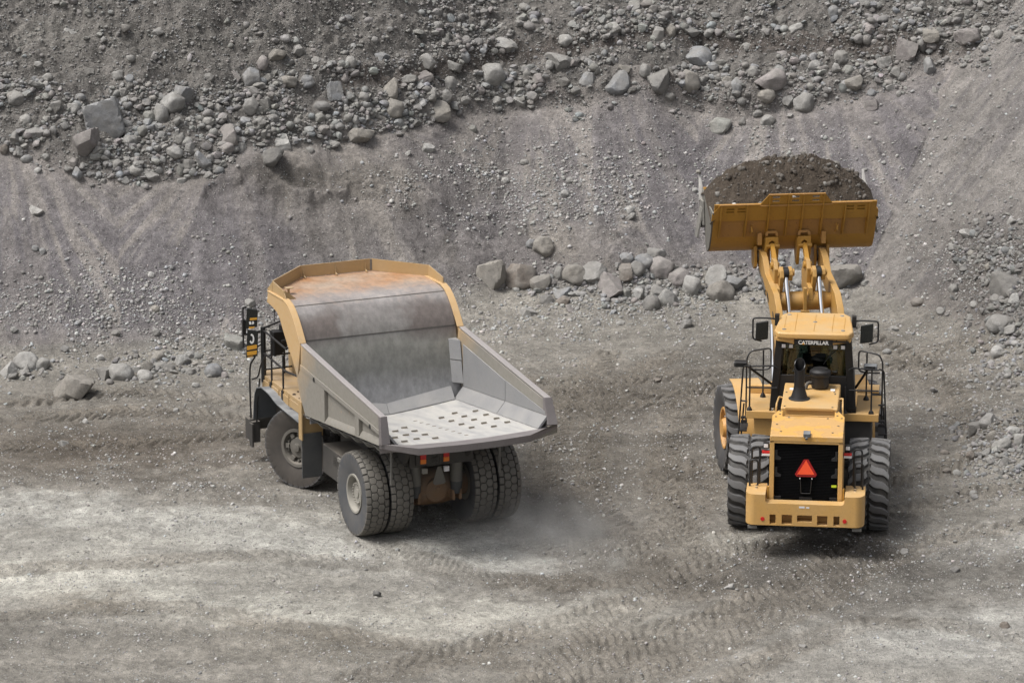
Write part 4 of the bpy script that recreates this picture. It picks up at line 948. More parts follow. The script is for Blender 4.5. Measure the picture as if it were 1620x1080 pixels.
    tri = MB(); tri.prism([(-0.24, 1.24), (-0.20, 1.19), (0.02, 1.19), (0.06, 1.24), (-0.05, 1.60), (-0.13, 1.60)], 'y', -0.82, -0.80); tri.build('warning_triangle', 'shock', root, 0.004)
    for x in (-1.28, 1.28):
        ej = MB(); ej.tube([(x, -0.95, 2.42), (x, -0.97, 1.9), (x, -0.95, 1.35)], 0.03); ej.build('rock_ejector', 'grey', root)
    for x in (-0.85, 0.62):
        ej = MB(); ej.prism([(-0.3, 1.9), (-0.3, 2.12), (-1.0, 2.2), (-1.0, 2.1), (-0.7, 1.7), (-0.5, 1.7)], 'x', x - 0.05, x + 0.05); ej.build('body_pivot', 'dark', root, 0.01)
    # --- wheels
    R, W, rim = 0.95, 0.52, 0.43
    ty = make_tyre('tyre', R, W, rim, 'tyre_truck', 430, 0.026, hex_tread)
    rm = MB(); k = -W * 0.36
    rm.lathe([(-k, 0.40), (-k, rim), (k, rim + 0.012), (k - 0.035, rim + 0.012), (k - 0.03, 0.395), (k + 0.05, 0.36), (k + 0.17, 0.345), (k + 0.19, 0.26), (k + 0.09, 0.245), (k + 0.055, 0.235), (k + 0.055, 0.0)], 40)
    for j in range(20):
        t = 2 * math.pi * j / 20; rm.cyl((k + 0.06, 0.222 * math.cos(t), 0.222 * math.sin(t)), (k + 0.02, 0.222 * math.cos(t), 0.222 * math.sin(t)), 0.02, None, 8)
        rm.cyl((k + 0.20, 0.29 * math.cos(t), 0.29 * math.sin(t)), (k + 0.145, 0.29 * math.cos(t), 0.29 * math.sin(t)), 0.018, None, 8)
    rm.cyl((k + 0.06, 0, 0), (k + 0.035, 0, 0), 0.1, None, 16)
    ro = rm.build('rim', 'rim_grey', None, 0.006)
    w0 = wheel(root, 'wheel', ty, ro, (-1.57, 0, R))
    wheel_copy(w0, root, (-0.99, 0, R)); wheel_copy(w0, root, (0.99, 0, R), flip=True); wheel_copy(w0, root, (1.57, 0, R), flip=True)
    tf = bpy.data.objects.new('tyre', ty.data.copy()); COL.objects.link(tf); tf.data.materials.clear(); tf.data.materials.append(M['tyre_front'])
    rf = MB()
    rf.lathe([(-k, 0.40), (-k, rim), (k, rim + 0.02), (k - 0.04, rim + 0.02), (k - 0.035, rim - 0.05), (k + 0.02, 0.36), (k + 0.10, 0.34), (k + 0.10, 0.27), (k + 0.02, 0.23), (k + 0.0, 0.10), (k - 0.05, 0.09), (k - 0.06, 0.0)], 40)
    for j in range(10):
        t = 2 * math.pi * (j + .5) / 10
        rf.cyl((k + 0.11, 0.31 * math.cos(t), 0.31 * math.sin(t)), (k + 0.03, 0.31 * math.cos(t), 0.31 * math.sin(t)), 0.03, None, 10)
    for j in range(6):
        t = 2 * math.pi * j / 6; c_, s_ = math.cos(t), math.sin(t)
        rf.hexa([(k + 0.09, 0.245 * c_ - y_ * s_, 0.245 * s_ + y_ * c_) for y_ in (-0.055,)] + [(k + 0.09, 0.34 * c_ + 0.055 * s_, 0.34 * s_ - 0.055 * c_), (k + 0.09, 0.34 * c_ - 0.055 * s_, 0.34 * s_ + 0.055 * c_), (k + 0.09, 0.245 * c_ - 0.055 * s_, 0.245 * s_ + 0.055 * c_)] + [(k + 0.0, q_[0], q_[1]) for q_ in ((0.245 * c_ + 0.055 * s_, 0.245 * s_ - 0.055 * c_), (0.35 * c_ + 0.055 * s_, 0.35 * s_ - 0.055 * c_), (0.35 * c_ - 0.055 * s_, 0.35 * s_ + 0.055 * c_), (0.245 * c_ - 0.055 * s_, 0.245 * s_ + 0.055 * c_))])
    rfo = rf.build('rim', 'rim_dark', None, 0.006)
    w1 = wheel(root, 'wheel', tf, rfo, (-1.53, 3.9, R), rad(29))
    wheel_copy(w1, root, (1.53, 3.9, R), rad(27), True)
    fa = MB(); fa.cyl((-1.4, 3.9, 0.95), (1.4, 3.9, 0.95), 0.14); fa.build('front_axle', 'dark', root)
    return root
make_truck()
# ------------------------------------------------------------------ wheel loader
def make_loader():
    root = empty('wheel_loader', (*LOAD_O, -0.02), rad(LOAD_YAW))
    tag(root, 'yellow wheel loader with its bucket raised high and full of dark soil', 'wheel loader')
    inv = Matrix.Translation((*LOAD_O, -0.02)) @ Matrix.Rotation(rad(LOAD_YAW), 4, 'Z'); inv.invert()
    FM = inv @ Matrix.Translation((*HITCH, -0.02)) @ Matrix.Rotation(rad(FRONT_YAW), 4, 'Z')
    froot_loc, froot_rz = FM.to_translation(), FM.to_euler().z
    def front(o): o.location = froot_loc; o.rotation_euler = (0, 0, froot_rz); return o
    # ---- rear frame
    b = MB(); b.box(-0.6, 0.6, -2.2, 1.4, 0.75, 1.5); b.box(-0.35, 0.35, 1.2, 2.35, 0.8, 1.9); b.cyl((-1.0, 0, 1.0), (1.0, 0, 1.0), 0.3); b.box(-0.66, 0.66, -2.2, 1.0, 1.4, 2.6)
    b.build('rear_frame', 'dark', root, 0.01)
    b = MB(); b.box(-0.62, 0.62, -1.02, 1.02, 2.3, 3.0)
    hood = b.build('hood', 'yellow', root, 0.035, seg=3)
    s_ = MB(); s_.box(-0.52, 0.52, -1.06, -1.03, 2.955, 3.012); s_.build('hood_lip', 'yellow', hood, 0.006)
    for x in (-0.44, 0.46): v = MB(); v.box(x - 0.05, x + 0.05, 0.38, 0.50, 3.0, 3.025); v.build('decal_plate', 'white', hood, 0.003)
    bo = [(-0.54, -0.92), (0.5, -0.92), (-0.55, 0.2), (0.52, 0.15), (0.5, 0.3)]
    for x, y in bo: v = MB(); v.cyl((x, y, 3.0), (x, y, 3.012), 0.022, None, 10); v.build('bolt', 'dark', hood)
    # cowl over the radiator
    c = MB()
    zt = lambda y: 2.965 - (-1.10 - y) * 0.19
    out = [(-0.66, -1.10), (-0.785, -1.34), (-0.785, -2.31), (0.785, -2.31), (0.785, -1.34), (0.66, -1.10)]
    c.add([(x, y, zt(y)) for x, y in out] + [(x, y, 2.62) for x, y in out] + [(-0.56, -1.11, zt(-1.1)), (-0.56, -1.37, zt(-1.37)), (0.56, -1.37, zt(-1.37)), (0.56, -1.11, zt(-1.1))] + [(-0.56, -1.11, 2.62), (-0.56, -1.37, 2.62), (0.56, -1.37, 2.62), (0.56, -1.11, 2.62)],
          [(0, 1, 13, 12), (1, 2, 3, 4, 14, 13), (4, 5, 15, 14), (6, 7, 1, 0), (7, 8, 2, 1), (8, 9, 3, 2), (9, 10, 4, 3), (10, 11, 5, 4), (12, 13, 17, 16), (13, 14, 18, 17), (14, 15, 19, 18), (0, 12, 16, 6), (15, 5, 11, 19)])
    cowl = c.build('cowl', 'hood_yellow', root, 0.02, seg=3)
    v = MB(); v.box(-0.56, 0.56, -1.36, -1.06, 2.66, 2.70); v.box(-0.56, 0.56, -1.14, -1.1, 2.7, 2.86); v.box(-0.20, -0.19, -1.36, -1.06, 2.7, 2.715); v.box(0.2, 0.21, -1.36, -1.06, 2.7, 2.715); v.build('cowl_tray', 'yellow', cowl)
    for x, y in ((-0.62, -1.3), (-0.70, -1.42), (-0.42, -1.44), (-0.66, -1.78), (-0.56, -2.1), (0.62, -1.3), (0.72, -1.42), (0.42, -1.44), (0.66, -1.78), (0.55, -2.1), (-0.62, -1.14), (0.6, -1.14)):
        v = MB(); z = zt(y); v.cyl((x, y, z - 0.002), (x, y, z + 0.006), 0.024, None, 12); v.build('bolt', 'dark', cowl)
    v = MB(); v.prism([(-2.17, zt(-2.17)), (-2.36, zt(-2.31) - 0.01), (-2.36, zt(-2.31) + 0.07), (-2.2, zt(-2.2) + 0.08)], 'x', -0.07, 0.08); v.cyl((0.0, -2.36, 2.71), (0.0, -2.39, 2.70), 0.03, None, 10); v.build('rear_camera', 'fender', cowl, 0.006)
    # radiator grille
    g = MB()
    for s in (-1, 1): g.box(s * 0.735 - 0.05, s * 0.735 + 0.05, -2.30, -1.2, 1.16, 2.62)
    g.box(-0.785, 0.785, -2.3, -2.22, 2.56, 2.62)
    g.build('grille_frame', 'yellow', root, 0.012)
    g = MB(); g.box(-0.69, 0.69, -2.17, -2.1, 1.14, 2.56)
    for k in range(40): z = 1.18 + k * 0.0345; g.prism([(-2.255, z), (-2.235, z - 0.006), (-2.165, z + 0.012), (-2.175, z + 0.02)], 'x', -0.685, 0.685)
    gr = g.build('radiator_grille', 'grille', root)
    for x, z in ((-0.60, 1.30), (0.60, 1.30)): v = MB(); v.box(x - 0.09, x + 0.07, -2.262, -2.24, z - 0.09, z + 0.07); v.build('hinge_bracket', 'hose', gr, 0.005)
    for x, z, s in ((-0.62, 2.28, -1), (-0.62, 1.9, -1), (0.62, 2.28, 1), (0.62, 1.9, 1)): v = MB(); v.prism([(x + s * 0.05, z - 0.1), (x - s * 0.08, z - 0.1), (x - s * 0.08, z - 0.04), (x, z), (x, z + 0.12), (x + s * 0.05, z + 0.12)], 'y', -2.262, -2.245); v.build('hinge_bracket', 'hose', gr, 0.004)
    v = MB(); v.tube([(-0.12, -2.27, 1.75), (-0.1, -2.27, 1.45), (0.1, -2.27, 1.45), (0.12, -2.27, 1.75)], 0.012); v.box(-0.14, 0.14, -2.272, -2.25, 1.30, 1.36); v.build('latch', 'hose', gr)
    t = MB(); tri = [(-0.235, 1.885), (-0.20, 1.83), (0.20, 1.83), (0.235, 1.885), (0.05, 2.215), (-0.05, 2.215)]
    t.prism(tri, 'y', -2.30, -2.285); sg = t.build('warning_triangle', 'hazard_red', root)
    t = MB(); t.prism([(-0.185, 1.885), (0.185, 1.885), (0.0, 2.20)], 'y', -2.312, -2.301); t.build('triangle_face', 'hazard', sg)
    for x in (-0.13, 0.13): v = MB(); v.cyl((x, -2.30, 1.79), (x, -2.27, 1.79), 0.014, None, 8); v.build('screw', 'white', sg)
    v = MB(); v.box(0.55, 0.66, -2.272, -2.258, 1.60, 1.65); v.build('lime_label', 'lime', gr)
    # counterweight bumper
    k = MB()
    face_y, zb = -2.66, 0.83
    # one face with windows cut: built from boxes butted end to end
    cuts = [(-0.79, -0.66), (-0.53, -0.31), (-0.20, 0.12), (0.23, 0.45), (0.58, 0.71)]
    cuts = [(a + 0.04, b_ + 0.04) for a, b_ in cuts]
    comb = [(-1.08, zb)]
    for a, b_ in cuts: comb += [(a, zb), (a, 1.075), (b_, 1.075), (b_, zb)]
    comb += [(1.08, zb), (1.08, 1.51), (0.85, 1.51), (0.85, 1.38), (0.83, 1.34), (0.79, 1.32), (-0.79, 1.32), (-0.83, 1.34), (-0.85, 1.38), (-0.85, 1.51), (-1.08, 1.51)]
    k.prism(comb, 'y', face_y, -2.36)
    for i, (a, b_) in enumerate(cuts): k.box(a, b_, face_y, -2.41, zb, 0.925 if i == 2 else 0.862); k.box(a, b_, -2.40, -2.36, 0.925 if i == 2 else 0.862, 1.075, 1)
    k.box(-1.275, 1.275, -2.36, -1.85, zb, 1.14)
    for s in (-1, 1):
        pl = [(s * 1.08, -2.36), (s * 1.08, face_y)] + [(s * (1.08 + 0.195 * math.sin(t)), -2.40 - 0.26 * math.cos(t)) for t in np.linspace(0.12, math.pi / 2, 7)] + [(s * 1.275, -2.36)]
        k.prism(pl if s > 0 else pl[::-1], 'z', zb, 1.51)
        k.box(min(s * 0.85, s * 1.275), max(s * 0.85, s * 1.275), -2.36, -1.80, 1.14, 1.51)
    cw = k.build('counterweight', ['yellow', 'dark'], root, 0.0, angle=30)
    for x, z in ((-0.90, 0.97), (0.86, 0.97)): v = MB(); v.cyl((x, face_y - 0.012, z), (x, face_y, z), 0.045, None, 18); v.build('reflector', 'red', cw)
    for s in (-1, 1):
        for y in (-2.05, -2.22): v = MB(); v.cyl((s * 1.06, y, 1.51), (s * 1.06, y, 1.535), 0.04, None, 6); v.build('bolt', 'chrome', cw)
        v = MB(); v.box(s * 1.12 - 0.1, s * 1.12 + 0.1, -2.6, -2.3, 0.73, 0.79); v.build('tie_down', 'grey', cw)
        v = MB(); v.box(s * 0.81 - 0.02, s * 0.81 + 0.02, -2.3, -2.2, 1.3, 1.58); v.build('hinge', 'amber', cw)
    v = MB(); v.box(-0.12, 0.0, -2.664, -2.66, 1.235, 1.275); v.box(0.03, 0.1, -2.664, -2.66, 1.235, 1.265); v.build('number_plate', 'lamp', cw)
    # hand hoops, tail lights
    for s in (-1, 1):
        for (xa, dz, y) in ((1.10, 0, -1.85), (1.13, -0.24, -2.05)):
            v = MB(); v.tube([(s * xa - 0.085, y, 1.5), (s * xa - 0.085, y, 2.34 + dz), (s * xa + 0.085, y, 2.34 + dz), (s * xa + 0.085, y, 1.5)], 0.022, 8, 0, 0.07); v.build('grab_hoop', 'rail', root)
        v = MB(); v.box(s * 0.88 - 0.06, s * 0.88 + 0.06, -2.02, -1.92, 2.35, 2.48); v.box(s * 0.88 - 0.12, s * 0.80, -1.98, -1.92, 2.2, 2.3); tl = v.build('rear_light', 'black', root, 0.006)
        v = MB(); v.box(s * 0.88 - 0.045, s * 0.88 + 0.045, -2.03, -2.02, 2.375, 2.455); v.build('lens', 'lamp', tl, 0.004)
        v = MB(); v.box(s * 0.88 - 0.085, s * 0.88 + 0.085, -2.03, -1.95, 2.245, 2.30); v.build('red_lens', 'red', tl, 0.004)
        v = MB(); v.box(s * 0.88 - 0.085, s * 0.88 + 0.085, -2.028, -1.95, 2.19, 2.244); v.build('lower_lens', 'lamp', tl, 0.004)
    # exhaust stack and air pre-cleaner
    e = MB(); cx, cy = -0.25, -0.28
    e.lathe([(3.0, 0.235), (3.015, 0.235), (3.03, 0.19), (3.20, 0.135), (3.28, 0.125)], 28, 0, 'z', (cx, cy, 0))
    rings = []
    for z, k_ in ((3.28, 0), (3.55, 0), (3.78, 1.0)):
        rings.append([(cx + 0.118 * math.cos(t), cy + 0.118 * math.sin(t), z + k_ * 0.118 * math.sin(t)) for t in (2 * math.pi * j / 24 for j in range(24))])
    vs = [p for r_ in rings for p in r_]; fs = [(i * 24 + j, i * 24 + (j + 1) % 24, (i + 1) * 24 + (j + 1) % 24, (i + 1) * 24 + j) for i in range(2) for j in range(24)]
    e.add(vs, fs)
    st = e.build('exhaust_stack', 'black', root); 
    v = MB(); top = rings[-1]; mid = [(x, y + 0.0, z - 0.25) for x, y, z in top]
    inn = [(cx + (x - cx) * 0.9, cy + (y - cy) * 0.9, z) for x, y, z in top]; inn2 = [(x, y, z - 0.3) for x, y, z in inn]
    v.add(top + inn + inn2, [(j, (j + 1) % 24, 24 + (j + 1) % 24, 24 + j) for j in range(24)] + [(24 + j, 24 + (j + 1) % 24, 48 + (j + 1) % 24, 48 + j) for j in range(24)] + [tuple(range(48, 72))]); v.build('stack_bore', 'grille', st)
    e = MB(); e.lathe([(3.0, 0.12), (3.03, 0.185), (3.06, 0.195), (3.28, 0.195), (3.30, 0.23), (3.34, 0.245), (3.40, 0.235), (3.44, 0.17), (3.455, 0.165), (3.46, 0.0)], 32, 0, 'z', (0.17, 0.62, 0))
    e.build('pre_cleaner', 'black', root)
    v = MB(); v.tube([(0.0, 0.6, 3.12), (-0.11, 0.52, 3.14), (-0.14, 0.48, 3.02)], 0.04, 10, 0, 0.07); v.build('elbow_pipe', 'dark', root)
    for s in (-1, 1): v = MB(); v.tube([(s * 0.74, -0.9, 2.5), (s * 0.72, -0.85, 3.02), (s * 0.70, -0.1, 2.98), (s * 0.62, -0.1, 2.96)], 0.02, 8, 0, 0.1); v.build('hood_handrail', 'yellow', root)
    # ---- cab
    c = MB()
    def post(x0, y0, z0, x1, y1, z1, wx, wy):
        c.hexa([(x0 - wx, y0 - wy, z0), (x0 + wx, y0 - wy, z0), (x0 + wx, y0 + wy, z0), (x0 - wx, y0 + wy, z0), (x1 - wx, y1 - wy, z1), (x1 + wx, y1 - wy, z1), (x1 + wx, y1 + wy, z1), (x1 - wx, y1 + wy, z1)])
    for s in (-1, 1):
        post(s * 0.875, 1.16, 2.38, s * 0.745, 1.10, 4.06, 0.085, 0.07); post(s * 0.86, 2.55, 2.38, s * 0.68, 2.42, 4.06, 0.055, 0.05); post(s * 0.88, 1.8, 2.38, s * 0.74, 1.75, 4.06, 0.03, 0.05)
        c.hexa([(s * 0.92 - 0.02, 1.22, 2.38), (s * 0.92 + 0.02, 1.22, 2.38), (s * 0.9 + 0.02, 2.55, 2.38), (s * 0.9 - 0.02, 2.55, 2.38), (s * 0.88 - 0.02, 1.22, 2.95), (s * 0.88 + 0.02, 1.22, 2.95), (s * 0.86 + 0.02, 2.55, 2.95), (s * 0.86 - 0.02, 2.55, 2.95)])
    c.hexa([(-0.80, 1.09, 2.38), (0.80, 1.09, 2.38), (0.80, 1.16, 2.38), (-0.80, 1.16, 2.38), (-0.78, 1.09, 3.16), (0.78, 1.09, 3.16), (0.78, 1.16, 3.16), (-0.78, 1.16, 3.16)])
    c.box(-0.74, 0.74, 1.04, 1.14, 3.90, 4.06); c.box(-0.68, 0.68, 2.4, 2.48, 3.95, 4.06); c.box(-0.85, 0.85, 1.1, 2.6, 2.30, 2.44); c.box(-0.85, 0.85, 2.5, 2.58, 2.4, 2.75)
    cab = c.build('cab', 'black', root, 0.015)
    v = MB(); v.hexa([(-0.79, 1.115, 3.16), (0.79, 1.115, 3.16), (0.79, 1.125, 3.16), (-0.79, 1.125, 3.16), (-0.74, 1.09, 3.92), (0.74, 1.09, 3.92), (0.74, 1.10, 3.92), (-0.74, 1.10, 3.92)]); v.build('rear_window', 'glass', cab)
    v = MB(); v.hexa([(-0.8, 2.54, 2.75), (0.8, 2.54, 2.75), (0.8, 2.55, 2.75), (-0.8, 2.55, 2.75), (-0.66, 2.43, 3.95), (0.66, 2.43, 3.95), (0.66, 2.44, 3.95), (-0.66, 2.44, 3.95)]); v.build('windscreen', 'glass', cab)
    for s in (-1, 1): v = MB(); v.hexa([(s * 0.875, 1.22, 2.95), (s * 0.885, 1.22, 2.95), (s * 0.865, 2.5, 2.95), (s * 0.855, 2.5, 2.95), (s * 0.77, 1.18, 4.0), (s * 0.78, 1.18, 4.0), (s * 0.70, 2.4, 4.0), (s * 0.69, 2.4, 4.0)]); v.build('side_window', 'glass', cab)
    rf = MB(); pl = [(-0.88, 1.0), (-0.80, 0.80), (-0.60, 0.76), (0.60, 0.76), (0.80, 0.80), (0.88, 1.0), (0.78, 2.35), (0.62, 2.62), (-0.62, 2.62), (-0.78, 2.35)]
    rf.prism(pl, 'z', 4.06, 4.21); roof = rf.build('roof', 'yellow', cab, 0.05, seg=4)
    for x in (-0.42, 0.0, 0.40): v = MB(); v.box(x - 0.006, x + 0.006, 0.95, 2.45, 4.209, 4.214); v.build('roof_seam', 'amber', roof)
    for x in (-0.66, 0.66): v = MB(); v.box(x - 0.006, x + 0.006, 1.2, 2.2, 4.209, 4.214); v.build('roof_seam', 'amber', roof)
    for x, y in ((-0.66, 1.05), (0.64, 1.05), (-0.60, 2.35), (0.58, 2.35), (0.0, 1.75)): v = MB(); v.lathe([(4.209, 0.05), (4.22, 0.045), (4.228, 0.02), (4.23, 0.0)], 14, 0, 'z', (x, y, 0)); v.build('roof_cap', 'grey', roof)
    v = MB()
    for s in (-1, 1): v.prism([(s * 0.425, 4.07), (s * 0.425, 3.93), (s * 0.55, 3.96), (s * 0.82, 4.0), (s * 0.84, 4.07)], 'y', 0.84, 1.04)
    v.build('roof_skirt', 'yellow', cab, 0.01)
    v = MB(); v.box(-0.42, 0.42, 0.80, 0.98, 3.925, 4.055); sign = v.build('name_board', 'black', cab, 0.004)
    fc = bpy.data.curves.new('lettering', 'FONT'); fc.body = 'CATERPILLAR'; fc.size = 0.118; fc.extrude = 0.003; fc.align_x = 'CENTER'; fc.align_y = 'CENTER'; fc.offset = 0.0022; fc.space_character = 0.92
    tx = bpy.data.objects.new('lettering', fc); COL.objects.link(tx); tx.parent = sign; tx.location = (0, 0.795, 3.985); tx.rotation_euler = (rad(90), 0, 0)
    bpy.context.view_layer.update(); me_ = bpy.data.meshes.new_from_object(tx.evaluated_get(bpy.context.evaluated_depsgraph_get())); bpy.data.objects.remove(tx)
    tx = bpy.data.objects.new('lettering', me_); COL.objects.link(tx); tx.parent = sign; tx.location = (0, 0.795, 3.985); tx.rotation_euler = (rad(90), 0, 0); me_.materials.clear(); me_.materials.append(M['white'])
    v = MB(); v.prism([(-0.255, 3.945), (-0.185, 3.945), (-0.22, 3.99)], 'y', 0.786, 0.790); v.build('yellow_mark', 'mark_yellow', sign)
    for x in (-0.66, -0.50, 0.48, 0.65):
        v = MB(); v.box(x - 0.055, x + 0.055, 0.96, 1.06, 3.80, 3.91); l = v.build('work_light', 'black', cab, 0.006)
        v = MB(); v.box(x - 0.042, x + 0.042, 0.953, 0.96, 3.815, 3.895); v.build('lens', 'lamp', l)
    v = MB(); v.box(0.42, 0.78, 0.80, 0.9, 4.0, 4.03); v.tube([(0.5, 0.84, 4.03), (0.55, 0.84, 4.10), (0.7, 0.84, 4.10), (0.76, 0.84, 4.0)], 0.012, 6, 0, 0.03); v.build('beacon_bracket', 'black', cab)
    v = MB(); v.tube([(-0.56, 0.9, 4.0), (-0.56, 0.88, 3.9)], 0.02); v.build('aerial_base', 'black', cab)
    v = MB(); v.tube([(0.60, 1.08, 3.84), (0.30, 1.085, 3.55)], 0.008); v.tube([(0.42, 1.082, 3.72), (0.22, 1.085, 3.42)], 0.008); v.build('wiper', 'black', cab)
    # seat, console
    v = MB(); v.box(-0.28, 0.28, 1.62, 2.12, 2.62, 2.78); v.prism([(1.52, 2.75), (1.66, 2.75), (1.58, 3.55), (1.46, 3.55)], 'x', -0.26, 0.26); v.prism([(1.47, 3.55), (1.56, 3.55), (1.55, 3.80), (1.47, 3.80)], 'x', -0.15, 0.15); v.box(-0.2, 0.2, 1.7, 2.05, 2.44, 2.62); v.build('seat', 'seat', cab, 0.03)
    v = MB(); v.box(0.34, 0.52, 1.5, 2.1, 2.44, 3.02); v.box(-0.2, 0.2, 2.3, 2.5, 2.44, 3.05); v.cyl((0, 2.25, 3.1), (0, 2.22, 3.16), 0.18, None, 20); v.build('console', 'seat', cab, 0.02)
    # ---- mirrors
    for s in (-1, 1):
        X = s * 1.17 - 0.02
        v = MB(); v.hexa([(X - 0.15, 1.96, 3.68), (X + 0.13, 1.98, 3.72), (X + 0.13, 2.03, 3.72), (X - 0.15, 2.01, 3.68), (X - 0.14, 1.96, 4.10), (X + 0.14, 1.98, 4.15), (X + 0.14, 2.03, 4.15), (X - 0.14, 2.01, 4.10)]); mo = v.build('mirror', 'mirror', root, 0.02)
        v = MB(); v.tube([(s * 0.82, 2.05, 4.17), (s * 1.05, 2.03, 4.20), (s * 1.40, 2.0, 4.20), (s * 1.40, 2.0, 3.72), (s * 1.20, 2.03, 3.66)], 0.02, 8, 0, 0.07); v.box(s * 0.86 - 0.05, s * 0.86 + 0.05, 1.95, 2.1, 4.05, 4.3); v.build('mirror_arm', 'rail', mo)
    # ---- platforms, ladders, railings
    for s in (-1, 1):
        p = MB(); pl = [(s * 0.64, 0.95), (s * 1.47, 0.95), (s * 1.50, 2.55), (s * 0.96, 2.55), (s * 0.96, 1.05), (s * 0.64, 1.05)]
        if s < 0: pl = pl[::-1]
        p.prism(pl, 'z', 2.24, 2.33); p.box(min(s * 0.64, s * 1.47), max(s * 0.64, s * 1.47), 0.93, 0.96, 2.17, 2.34)
        po = p.build('platform', 'yellow', root, 0.012)
        if s > 0:
            v = MB(); v.box(0.70, 1.32, 1.05, 2.2, 1.25, 2.16); v.build('side_box', 'dark', root, 0.02)
            v = MB(); v.sheet([(2.55, 2.38), (3.1, 2.40), (3.35, 2.30)], 0.95, 1.44, 0.03); v.build('platform_nose', 'yellow', po, 0.01)
        else:
            v = MB(); v.box(-1.30, -0.70, 1.05, 2.2, 1.35, 2.16); v.build('side_box', 'yellow', root, 0.02)
            v = MB(); v.box(-1.46, -0.98, 2.44, 2.55, 2.33, 2.52); v.build('platform_nose', 'yellow', po, 0.02)
        r = 0.019; q = MB()
        K = 1.40 if s < 0 else 1.30
        q.tube([(s * K, 1.02, 2.33), (s * K, 1.02, 3.38)], r); q.tube([(s * 1.46, 1.02, 3.34), (s * 0.86, 1.04, 3.37), (s * 0.78, 1.06, 3.30)], r, 8, 0, 0.05)
        q.tube([(s * 1.46, 1.02, 2.86), (s * 0.80, 1.04, 2.86)], r)
        if s > 0: q.tube([(s * 0.72, 0.99, 2.33), (s * 0.72, 0.99, 2.95)], r)
        for x, y in ((K, 1.02),) + (((0.72, 0.99),) if s > 0 else ()): q.lathe([(2.33, 0.06), (2.36, 0.06), (2.42, 0.025)], 8, 0, 'z', (s * x, y, 0))
        q.tube([(s * 1.16, 2.15, 2.33), (s * 1.16, 2.15, 3.42)], r); q.lathe([(2.33, 0.065), (2.36, 0.065), (2.43, 0.025)], 8, 0, 'z', (s * 1.16, 2.15, 0))
        q.tube([(s * 1.52, 1.9, 1.75), (s * 1.52, 1.85, 3.30), (s * 1.44, 1.9, 3.46), (s * 0.98, 2.0, 3.52), (s * 0.98, 2.0, 3.05), (s * 1.16, 2.0, 3.0), (s * 1.46, 1.85, 3.05)], r, 8, 0, 0.09)
        q.tube([(s * 1.66, 1.25, 1.5), (s * 1.56, 1.15, 3.30), (s * 1.46, 1.02, 3.36)], r, 8, 0, 0.08)
        q.tube([(s * 1.46, 1.15, 2.50), (s * 1.60, 1.2, 2.50)], r)
        q.build('railing', 'rail', root)
        q = MB(); q.box(s * 1.53 - 0.07, s * 1.53 + 0.07, 1.2, 1.3, 1.98, 2.03); q.box(s * 1.53 - 0.07, s * 1.53 + 0.07, 1.2, 1.3, 2.08, 2.12)
        for z in (1.2, 1.5, 1.8): q.box(s * 1.56 - 0.10, s * 1.56 + 0.10, 1.15, 1.75, z, z + 0.03)
        q.tube([(s * 1.64, 1.7, 1.1), (s * 1.56, 1.7, 2.3)], 0.018); q.build('ladder', 'rail', root)
        q = MB(); X = s * 1.62 if s < 0 else 1.26
        q.tube([(s * 0.92, 2.1, 2.62), (X, 1.5, 3.32)], 0.03); lamp = q.build('light_arm', 'rail', root)
        v = MB(); v.prism([(1.20, 3.26), (1.45, 3.31), (1.42, 3.39), (1.22, 3.38)], 'x', X - 0.15, X + 0.15); v.build('lamp_housing', 'fender' if s > 0 else 'black', lamp, 0.03)
        v = MB(); v.box(X - 0.11, X + 0.11, 1.19, 1.20, 3.275, 3.37); v.build('lens', 'grille', lamp)
    # ---- wheels
    R, W, rim = 1.02, 0.90, 0.46
    ty = make_tyre('tyre', R, W, rim, 'tyre_loader', 520, 0.058, chevron_tread)
    rm = MB(); k = -W * 0.36
    rm.lathe([(-k, 0.42), (-k, rim), (k - 0.01, rim + 0.025), (k - 0.05, rim + 0.025), (k - 0.045, rim - 0.03), (k + 0.05, rim - 0.06), (k + 0.08, 0.30), (k + 0.02, 0.24), (k - 0.08, 0.20), (k - 0.09, 0.0)], 44)
    rmo = rm.build('rim', 'rim_yellow', None, 0.006)
    w0 = wheel(root, 'wheel', ty, rmo, (-1.315, 0, R))
    for j in range(20):
        t = 2 * math.pi * j / 20
        v = MB(); v.cyl((k + 0.085, 0.335 * math.cos(t), 0.335 * math.sin(t)), (k + 0.03, 0.335 * math.cos(t), 0.335 * math.sin(t)), 0.022, None, 6); v.build('wheel_nut', 'lamp', w0)
    wheel_copy(w0, root, (1.315, 0, R), 0, True)
    for s in (-1, 1):
        p = FM @ Vector((s * 1.39, 2.275, R)); wheel_copy(w0, root, p, froot_rz, s > 0)
    # ---- front frame, fenders
    b = MB(); b.box(-0.5, 0.5, 0.1, 3.0, 0.7, 1.6); b.box(-0.55, -0.35, 0.1, 1.2, 1.4, 2.7); b.box(0.35, 0.55, 0.1, 1.2, 1.4, 2.7); b.box(-0.9, -0.5, 0.05, 0.6, 1.1, 1.9); b.cyl((-1.0, 2.275, 1.0), (1.0, 2.275, 1.0), 0.3); b.box(-0.42, 0.42, 0.3, 1.3, 1.9, 2.5)
    front(b.build('front_frame', 'arm', root, 0.015))
    for s in (-1, 1):
        f = MB(); pr_ = []
        for k_ in range(11):
            t = rad(200 - 12 * k_); pr_.append((2.275 + 1.16 * math.cos(t), 1.0 + 1.12 * math.sin(t)))
        f.sheet(pr_, *((-1.60, -0.92) if s < 0 else (0.92, 1.56)), 0.03)
        front(f.build('front_fender', 'yellow', root, 0.01))
